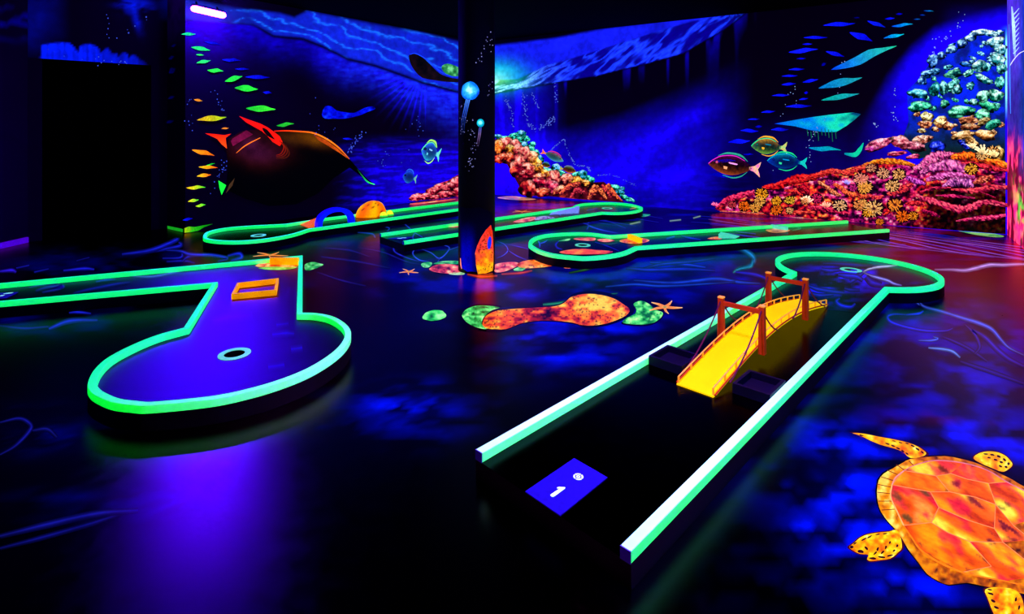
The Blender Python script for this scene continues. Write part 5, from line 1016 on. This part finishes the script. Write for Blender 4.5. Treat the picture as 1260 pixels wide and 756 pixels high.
floor_coral(FP, [(666,279),(680,277),(692,274.6),(688,277),(672,280)], ora, 'amber stroke on the floor beside the far lane', halo=False, step=1.0)
floor_coral(FP, [(694,329.5),(708,327.5),(722,324),(716,328),(700,330.6)], ora, 'orange stroke on the floor under the middle round end', halo=False, step=1.0)
floor_coral(FP, [(783,265.5),(790,263.5),(800,264),(797,266),(788,267)], grn, 'tiny green coral right of the far round end', halo=False, step=1.0)
# starfish
def starfish(S, x, y, r, ry, label, rot=0.0):
    o = root_at('painted_starfish', S, x, y, label, 'starfish', 'orange starfish painted on the floor', 0.003)
    for k in range(5):
        t = rot+2*math.pi*k/5; Paint(S).ribbon([(x, y), (x+r*.5*math.cos(t+.12), y+ry*.5*math.sin(t+.12)), (x+r*math.cos(t), y+ry*math.sin(t))], [ry*.42, ry*.34, ry*.10], ORA, 0.0034, 4, cols=[(200,110,30),(255,140,50),(255,190,120)]).build('arm', M['floor_gloss_paint'], o)
    Paint(S).disc(x, y, r*.2, (60,140,70), (255,150,60), ry*.22, 0.004).build('centre', M['floor_gloss_paint'], o)
starfish(FP, 818, 378, 22, 8.5, 'orange starfish lying over the bright green coral', 0.1)
starfish(FP, 503, 334.5, 12.5, 4.2, 'orange starfish left of the column', 0.3)
starfish(FP, 332, 314, 23, 4.2, 'pinkish starfish behind the far rail of the left lane', 0.2)
starfish(FP, 642, 260.5, 13, 1.9, 'pale starfish behind the far lane right of the column', 0.2)

# ---- the big sea turtle on the floor
tt = root_at('painted_sea_turtle', FP, 1190, 650, 'big orange sea turtle painted on the floor at the lower right', 'turtle', None, 0.002)
A_ = lambda x, y: (1040+x*220/1260, 520+y*220/1260); B_ = lambda x, y: (1040+x*220/1223, 620+y*220/1223)
shell = [A_(*p) for p in [(570,245),(460,258),(400,288),(330,328),(270,363),(236,410),(224,490),(232,570),(255,635)]]+[B_(*p) for p in [(300,132),(350,182),(388,238),(430,312),(500,402),(560,482),(640,532),(710,556),(830,542),(950,566),(1050,582),(1223,618)]]+[(1300,740),(1350,735),(1385,712),(1392,682),(1372,655),(1330,628),(1290,610)]+[A_(*p) for p in [(1260,452),(1180,405),(1100,365),(960,300),(830,260),(700,238)]]
def rimc(x, y):
    n = fbm(x/6, y/6, 4); t = np.clip(0.12+1.1*(n-0.3)+0.42*sstep(1150, 1085, x), 0, 1)
    return ramp(t, [(0, (40,6,20)), (0.35, (190,80,10)), (0.7, (245,150,10)), (1, (250,235,110))])
FGP = M['floor_gloss_paint']
c = np.array(shell).mean(0); Paint(FP).fill(c+(np.array(shell)-c)*1.02, (2,2,5), 8, 0.0012).build('dark_outline', FGP, tt)
Paint(FP).fill(shell, rimc, 3.0, 0.002, 2).build('shell_rim', FGP, tt)
def scutec(seed, hot, shade):
    def f(x, y):
        u = (0.80*x+0.60*y); w = (0.80*y-0.60*x)                     # brush runs along the shell
        n = fbm(u/46+seed*3.3, w/15+seed, 3); n2 = fbm(u/34+seed*1.7+9, w/13+5, 3)
        c_ = ramp(np.clip((n-0.24)*1.9, 0, 1), [(0, (200,50,15)), (0.25, (240,85,10)), (0.5, hot), (0.75, (255,150,10)), (1, (255,225,70))])
        k = 0.8*sstep(0.58, 0.74, n2)[:, None]; c_ = c_*(1-k)+lin((225,20,60))*k
        d = 0.9*sstep(0.64, 0.80, fbm(u/26+seed*5, w/9+2, 3))[:, None]; return c_*(1-d)+lin(shade)*0.5*d
    return f
a,b,c_,d_,e_,f_,g_,h_ = A_(330,440),A_(415,340),A_(640,378),A_(735,490),A_(600,490),A_(660,600),A_(1010,430),A_(1060,580)
j_,k_,l_,m_,n_,o_,p_,q_,r_,s_,t_ = A_(1140,420),B_(590,130),B_(400,150),B_(850,260),B_(1020,170),B_(1080,265),B_(1150,150),B_(1000,430),B_(520,320),B_(800,470),B_(1090,530)
SC = [([a,b,c_,d_,e_],(255,130,15),(90,30,20)),([b,(1125,573),(1150,567),(1185,570),(1170,583),c_],(255,130,15),(120,40,20)),([(1170,583),(1185,570),(1215,579),j_,g_,(1190,590)],(250,70,60),(130,10,60)),([c_,(1170,583),(1190,590),g_,h_,(1200,612),d_],(255,110,30),(150,10,60)),
      ([a,e_,f_,k_,l_,(1104,630),(1096,612)],(250,140,60),(110,90,50)),([e_,d_,(1200,612),h_,n_,(1190,640),f_],(255,100,30),(150,10,60)),([k_,f_,(1190,640),n_,o_,m_,(1165,655)],(255,105,25),(130,15,60)),([l_,k_,(1165,655),m_,q_,s_,r_,(1122,662)],(255,125,10),(110,15,50)),([m_,o_,(1262,690),(1262,712),t_,s_,q_],(250,80,40),(130,10,70)),([h_,p_,(1270,665),o_,n_],(250,85,40),(130,10,60)),
      ([g_,j_,(1260,603),(1285,622),(1268,640),p_,h_],(235,60,60),(110,5,60)),([(1285,622),(1330,640),(1365,665),(1340,690),(1262,690),(1270,665),(1268,640)],(250,90,30),(120,10,60)),([(1340,690),(1372,685),(1360,712),(1310,725),(1262,712),(1262,690)],(250,110,20),(120,10,60))]
for k, (poly, hot, sh) in enumerate(SC):
    P_ = np.array(poly, float); c0 = P_.mean(0); Paint(FP).fill(P_, scutec(k+1, hot, sh), 2.4, 0.0032).build('scute', FGP, tt)
lines = [[a,b],[b,c_],[c_,d_],[d_,e_],[e_,a],[c_,(1170,583)],[(1170,583),(1190,590)],[(1190,590),g_],[g_,h_],[h_,(1200,612)],[(1200,612),d_],[e_,f_],[f_,k_],[k_,l_],[f_,(1190,640)],[(1190,640),n_],[n_,h_],[n_,o_],[o_,m_],[m_,(1165,655)],[(1165,655),k_],[m_,q_],[q_,s_],[g_,j_],[h_,p_],[p_,(1270,665)],[o_,(1262,690)]]
for ln in lines: Paint(FP).ribbon(ln, 0.9, (245,130,85), 0.0042, 1).build('seam', FGP, tt)
for pts, w, cl in (([l_,(1122,662),r_,(1155,692),s_,(1208,710),t_,(1265,722)],[1,1.8,2.2,2.2,2.2,1.8,1.6,1.5],(250,120,20)),([a,(1096,612),(1104,630),l_],[1.5,1.6,1.6,1.5],(240,170,110)),([b,(1125,573),(1150,567),(1185,570),(1215,579),j_,(1262,605)],[0.8,1.0,1.2,1.3,1.3,1.4,1.3],(215,110,140)),([a,(1102,588),b],[1.4,1.8,1.4],(240,140,150))):
    Paint(FP).ribbon(pts, w, cl, 0.0046).build('shell_ridge', FGP, tt)
for pa_, pb_ in (((1079,596),(1097,600)),((1079.5,606),(1096,608)),((1081,617),(1097,617)),((1085,628),(1101,627)),((1084,587),(1100,592)),((1092,579),(1106,585)),((1103,572),(1113,579)),((1118,567),(1124,573))):
    Paint(FP).ribbon([pa_, pb_], 1.0, (120,40,20), 0.004, 1).build('rim_seam', FGP, tt)
def flipper(pts, label, dots):
    def fc(x, y):
        n = fbm(x/7, y/6, 3); return ramp(np.clip(n*1.2-0.05, 0, 1), [(0.2, (220,70,10)), (0.5, (255,150,10)), (0.8, (255,215,20)), (1, (250,250,150))])
    P_ = np.array(pts, float); c0 = P_.mean(0)
    fl = Paint(FP).fill(c0+(P_-c0)*1.08, (60,5,30), 4, 0.0014, 3).build('flipper', FGP, tt); fl['label'] = label
    Paint(FP).fill(P_, fc, 2.0, 0.0026, 3).build('skin', FGP, fl)
    for x, y, rx, ry_, ro in dots: Paint(FP).fill(ell(x, y, rx, ry_, ro, 9, 0.08, int(x)), (45,3,22), 2, 0.0036).build('dark_spot', FGP, fl)
flipper([A_(*p) for p in [(52,76),(130,80),(230,100),(330,118),(430,140),(510,170),(570,215),(545,240),(480,252),(440,240),(400,205),(330,180),(250,158),(170,125),(110,95)]], 'long slim front flipper, orange with dark spots', [(1092,546.5,3,1,.3),(1099,549,3.2,1,.35),(1105,552,3,1,.4),(1111,555.5,2.6,1,.6),(1100,543,2.4,.7,.2),(1108,545,2.6,.8,.2),(1116,546,2.8,.8,.3),(1123,549,3,1,.5),(1129,553,3.2,1.2,.6),(1135,557,2.4,1,.7),(1060,536,3,.8,.3),(1116,558.5,2.4,1,.7)])
flipper([B_(*p) for p in [(28,298),(60,270),(100,235),(150,212),(230,198),(300,192),(345,180),(375,215),(388,300),(360,335),(310,375),(230,388),(175,394),(150,380),(158,350),(105,345),(60,325)]], 'short rear flipper, yellow with dark blotches', [(1048,673.5,2.5,2,0),(1059,679,4,2.2,.2),(1066,675,3,1.6,.8),(1063,664,4,1,-.5),(1070,661,3.4,1,-.5),(1080,658,3,.8,-.2),(1089,657,3,.8,-.2),(1074,687.5,4.5,1.6,.1),(1085,686,5,1.3,.1),(1077,681,3,1.2,-.8),(1086,680,3,1.2,-.8),(1095,684,4,1.2,-.2),(1080,676,1.5,2.6,.3),(1090,674,1.3,2.4,.3),(1100,678,2,1.2,-.6),(1095,668,1.2,2,.3),(1104,672,1.4,2,.2),(1052,669,2.5,1,-.6)])
flipper([A_(*p) for p in [(905,255),(930,225),(985,207),(1060,208),(1120,230),(1160,265),(1178,300),(1150,330),(1105,348),(1030,320),(960,290)]], 'rounded mottled flipper beyond the shell', [(1213,559,3,1,.1),(1221,560,3,1.2,.2),(1229,562,3,1.4,.4),(1236,566,2.6,1.4,.8),(1241,571,1.6,2,.2),(1232,569,2.4,1.4,.4),(1225,566,2.6,1.2,.3),(1217,563.5,2.4,1,.2),(1238,575,2,1.4,.5),(1231,574,2.4,1.2,.4)])
flipper([B_(*p) for p in [(958,588),(1050,572),(1160,590),(1205,640),(1223,720),(1215,820),(1150,860),(1060,830),(1010,740),(975,650)]], 'broad yellow rear flipper at the frame corner', [(1219,731,4,1.4,.3),(1222,740,3.4,1.6,.5),(1226,748,3.4,1.6,.4),(1250,738,1.4,3,.2),(1254,748,1.4,3,.2),(1218,726,3,1,.2)])
hd = Paint(FP).fill([(1378,660),(1400,668),(1424,690),(1420,712),(1396,722),(1374,712)], rimc, 4, 0.0016, 3).build('head', FGP, tt)

# ---- light blue wave lines on the floor and decks
def strokes(S, par, items, name='wave_lines', mat='floor_paint'):
    p = Paint(S)
    for it in items:
        pts, w, col = it[:3]; n = len(pts); W = [1.15*w*(0.35+0.65*math.sin(math.pi*(k+0.6)/(n+0.2))) for k in range(n)]
        p.soft(pts, W, off=0.0008+0.0001*(len(p.v) % 5), cols=[tuple((0.45+0.55*math.sin(math.pi*(k+0.5)/n))*np.array(col)) for k in range(n)])
    o = p.build(name, M[mat], par); o['kind'] = 'stuff'; return o
WB, VB, PB = (60,90,255), (20,30,235), (150,130,255)
Z9 = lambda x, y: (880+x*380/1260, 300+y*380/1260)
items = [([Z9(*p) for p in [(895,106),(960,106),(1020,108),(1060,100),(1120,86),(1180,86),(1260,84),(1400,92)]],2.4,(190,150,255)),([Z9(*p) for p in [(830,225),(850,255),(920,275),(1000,300),(1080,325),(1130,350),(1165,390),(1200,425),(1260,455)]],2.4,WB),([Z9(*p) for p in [(835,250),(800,228),(745,232)]],1.8,WB),([Z9(*p) for p in [(780,290),(730,288),(705,298),(720,320),(780,340),(860,355),(940,355),(970,345)]],2.0,VB),([Z9(*p) for p in [(780,290),(830,285),(850,275)]],1.6,VB),([Z9(*p) for p in [(830,395),(880,395),(908,388),(890,380)]],1.6,WB),([Z9(*p) for p in [(870,425),(930,430),(970,440),(1000,465)]],2.0,(90,130,255)),([Z9(*p) for p in [(1000,480),(1060,500),(1150,530),(1260,570)]],2.4,(10,14,150)),([Z9(*p) for p in [(1050,350),(1100,380),(1150,430),(1200,470),(1260,500)]],3,(20,24,180)),([Z9(*p) for p in [(1020,330),(1060,370),(1080,420),(1060,450)]],2,(16,20,160)),([Z9(*p) for p in [(930,380),(980,400),(1040,430),(1110,480)]],2,(14,18,150))]
for k in range(11):                                   # fine rays fanning over the floor in front of the big reef
    x0, y0 = 885+k*26, 272+k*1.4; x1, y1 = 1000+k*44, 292+k*4.6; mx = (x0+x1)/2
    items.append(([(x0-rng.uniform(0,60), y0-2), (mx, (y0+y1)/2-2+rng.uniform(-1,1)), (x1, y1), (x1+80+rng.uniform(0,50), y1+9+k*.8)], 0.8, (90,50,220) if k % 2 else (130,80,230)))
for k in range(14):
    x = 640+rng.uniform(-20, 480); y = 250+(x-640)*0.055+rng.uniform(2, 16)
    items.append(([(x, y), (x+30, y+2.2), (x+62, y+5.5), (x+95, y+11)], 0.7, (20,30,210)))
items += [([(880,306.5),(905,304),(925,314),(926,324),(908,333)],3.2,(20,110,190)),([(926,318),(924,328),(910,331),(902,336)],2.4,(30,150,190)),([(780,345),(830,348),(880,343),(908,347),(935,349)],2.6,(20,60,210)),([(800,323),(840,325),(868,329)],2.0,(20,50,230)),([(905,335),(930,338),(950,346)],2.4,(24,30,220)),([(790,331),(815,325),(850,322),(880,318)],1.8,(16,40,190)),
  ([(655,384.5),(690,378),(705,371.5),(720,366),(760,361)],1.6,(30,150,140)),([(668,375),(690,373),(705,369)],2.2,(30,140,100)),([(745,353),(780,350),(820,352),(905,347)],1.8,(16,60,200)),([(770,330),(800,332),(840,331),(880,333)],2.2,(16,36,200)),
  ([(514,302),(508,312),(516,320),(528,322)],1.0,(40,70,255)),([(514,305),(530,311),(541,318),(552,308),(550,303),(532,300)],0.9,(40,70,255)),([(541,318),(538,324)],0.8,(40,60,230)),([(552,308),(566,303)],0.8,(40,60,230)),([(480,297),(484,302),(486,310),(500,317),(516,322)],1.1,(30,40,220)),([(612,297),(621,301),(625,308),(620,314),(611,318)],0.9,(50,70,255)),([(625,308),(636,315),(648,320)],0.9,(40,50,230)),([(621,300),(640,304),(655,308)],0.8,(30,40,210)),
  ([(727,271),(724,277),(740,283),(760,287)],1.2,(30,60,240)),([(727,274),(737,270),(750,273),(770,281)],1.0,(30,50,220)),([(715,274),(724,277),(722,283)],1.0,(30,50,230)),([(775,276),(788,273)],1.4,(150,190,160)),([(824,272),(838,270.5)],1.2,(150,190,170)),([(853,268.5),(862,266)],1.2,(150,190,170)),
  ([(497,275),(503,280),(508,284)],0.9,(30,60,240)),([(470,278),(479,281),(476,285)],0.9,(20,60,200)),([(440,286),(458,288),(462,293)],1.2,(20,60,190)),
  ([(617,337.5),(640,336),(655,333)],1.6,(220,60,30)),([(575,337.5),(592,340.5),(612,339.5)],1.8,(230,60,40)),([(700,336),(720,332),(738,327)],1.4,(30,90,40)),
  ([(150,313),(185,308),(215,296),(218,293)],2.6,(20,30,220)),([(175,311),(205,306),(222,302),(220,298)],2.2,(20,28,210)),([(205,308),(222,309),(235,313),(262,314),(280,318),(268,322)],2.0,(24,40,230)),([(200,318),(222,317),(224,309)],1.6,(20,26,200)),([(280,315),(294,312),(297,317),(284,321)],2.4,(20,40,230)),([(224,322),(232,316),(250,314)],1.6,(20,26,190)),([(205,322),(228,321),(240,324)],1.8,(16,22,170)),([(94,321),(110,317)],1.4,(14,16,150)),([(78,333),(104,330.5),(116,331.5)],2.0,(24,26,220)),([(0,334),(14,332.5),(20,335)],2.4,(40,20,220)),([(20,330),(36,326.5)],1.4,(16,20,170)),([(42,335),(60,331)],1.4,(16,20,170)),
  ([(0,520),(22,515),(34,519),(38,528),(20,548),(0,560)],2.4,(16,18,140)),([(40,530),(58,528),(70,538)],2.6,(12,14,110)),([(0,660),(60,645),(120,632),(170,628)],4,(14,16,130)),([(0,675),(50,662),(110,645),(150,632)],3,(10,12,110)),([(60,405),(85,395),(120,394)],3,(20,28,200)),([(85,385),(95,384),(112,386)],1.8,(20,30,210)),([(0,380),(12,376)],2,(16,24,170)),([(0,401),(30,404),(60,402)],2.4,(12,18,130)),
  ([(60,381.5),(80,378.5),(96,379)],1.6,(20,30,190)),([(440,305),(470,310),(500,322),(520,326)],1.2,(16,20,140)),([(395,316),(440,322),(480,330)],1.6,(14,18,130)),([(390,335),(420,345),(450,352)],1.4,(12,16,120)),([(400,305),(430,308),(455,316)],1.4,(12,16,120))]
strokes(FP, floor, items)
ZA = lambda x, y: (940+x*240/1260, 290+y*240/1260)
strokes(DP, lane1, [([ZA(*p) for p in [(640,235),(680,215),(740,203),(800,198),(860,192)]],1.6,(190,190,255)),([ZA(*p) for p in [(635,232),(680,255),(740,272),(800,290),(840,310),(890,322)]],1.8,(130,130,255)),([ZA(*p) for p in [(370,215),(430,225),(500,220)]],2.2,(16,26,200)),([ZA(*p) for p in [(480,250),(540,258),(600,265),(640,290)]],3,(18,30,220)),([ZA(*p) for p in [(640,240),(600,270),(560,300)]],3,(18,30,200)),([ZA(*p) for p in [(660,265),(700,300),(760,318)]],4,(14,20,180)),([ZA(*p) for p in [(380,180),(480,182),(600,190),(700,196)]],2.4,(12,16,130)),([ZA(*p) for p in [(290,325),(350,345),(440,360),(520,370)]],2.4,(20,30,190)),([ZA(*p) for p in [(300,370),(360,385),(450,380)]],2.2,(16,22,160)),([ZA(*p) for p in [(490,405),(470,425),(500,450),(560,460),(590,440)]],2.2,(20,24,230)),([ZA(*p) for p in [(520,340),(560,350),(620,352)]],2,(14,18,150))], 'wave_lines', 'deck_paint')
strokes(DP, lane2, [([(160,339.5),(185,340.5),(210,336),(228,332.5)],1.8,(70,130,240)),([(118,347),(130,344.5),(142,344)],1.6,(24,60,230)),([(90,361),(110,356),(140,350),(160,347)],2.0,(20,24,200)),([(44,358),(60,353),(78,352),(70,356),(52,360)],2.6,(30,20,220)),([(36,354),(52,350),(70,349)],1.6,(30,70,200)),([(262,395),(285,390),(310,388)],6,(60,0,190)),([(335,412),(352,410),(362,411)],4,(10,16,170)),([(358,430),(372,428)],5,(10,20,190)),([(330,452),(350,449)],5,(10,10,140)),([(340,400),(355,398)],3,(10,16,150))], 'wave_lines', 'deck_paint_blue')
strokes(DP, lane3, [([(664,305),(664,300),(662,296.5)],1.0,(40,60,230)),([(664,300),(670,298),(674,295)],0.9,(40,60,230)),([(688,296.5),(684,301),(686,305),(692,307)],1.2,(20,24,220)),([(732,298),(745,302),(762,309)],0.9,(20,24,190)),([(738,299.5),(750,300.5),(760,299)],0.9,(20,70,60)),([(838,290),(850,293),(862,295)],1.2,(20,40,200)),([(820,294),(830,291)],1.6,(20,50,220)),([(896,287),(915,290),(940,293)],1.0,(40,30,190)),([(905,285),(930,288)],0.9,(60,30,180)),([(975,284),(985,281),(978,279)],1.2,(30,130,90))], 'wave_lines', 'deck_paint')
strokes(DP, lane4, [([(511,286),(508,292),(510,296)],0.8,(40,60,230)),([(511,287),(520,292)],0.7,(40,60,220)),([(684,262),(690,265)],0.8,(60,80,230)),([(520,285),(545,281)],0.8,(10,16,120)),([(722,259),(735,256.5)],1.0,(20,24,160)),([(775,257.5),(782,255.5),(777,254.5)],1.0,(200,110,80))], 'wave_lines', 'deck_paint')

def bulbc(x, y):
    n = fbm((x+2.2*y)/26, y/5.5, 4); B = 1.0*sstep(0.42, 0.66, n)*(gauss(x, y, 1045, 336, 42, 9)+0.6*gauss(x, y, 1085, 347, 30, 8)+0.6*gauss(x, y, 1020, 352, 40, 9)+0.25*gauss(x, y, 1010, 365, 36, 14))
    B = B*(1-sstep(1070, 1082, x)*sstep(350, 345, y)*sstep(327, 331, y)); return np.stack([0.01*B+0.012*sstep(1066, 1090, x)*sstep(350, 338, y), 0.004*B, B], 1)
Paint(DP).fill([ZA(*p) for p in [(110,165),(200,135),(350,128),(550,138),(750,162),(900,192),(1050,238),(1105,275),(1090,300),(1000,318),(900,325),(790,328),(700,400),(600,500),(420,480),(300,400),(230,290),(260,240),(160,215)]], bulbc, 2.2, 0.0005).build('blue_swirl_paint', M['deck_paint'], lane1)
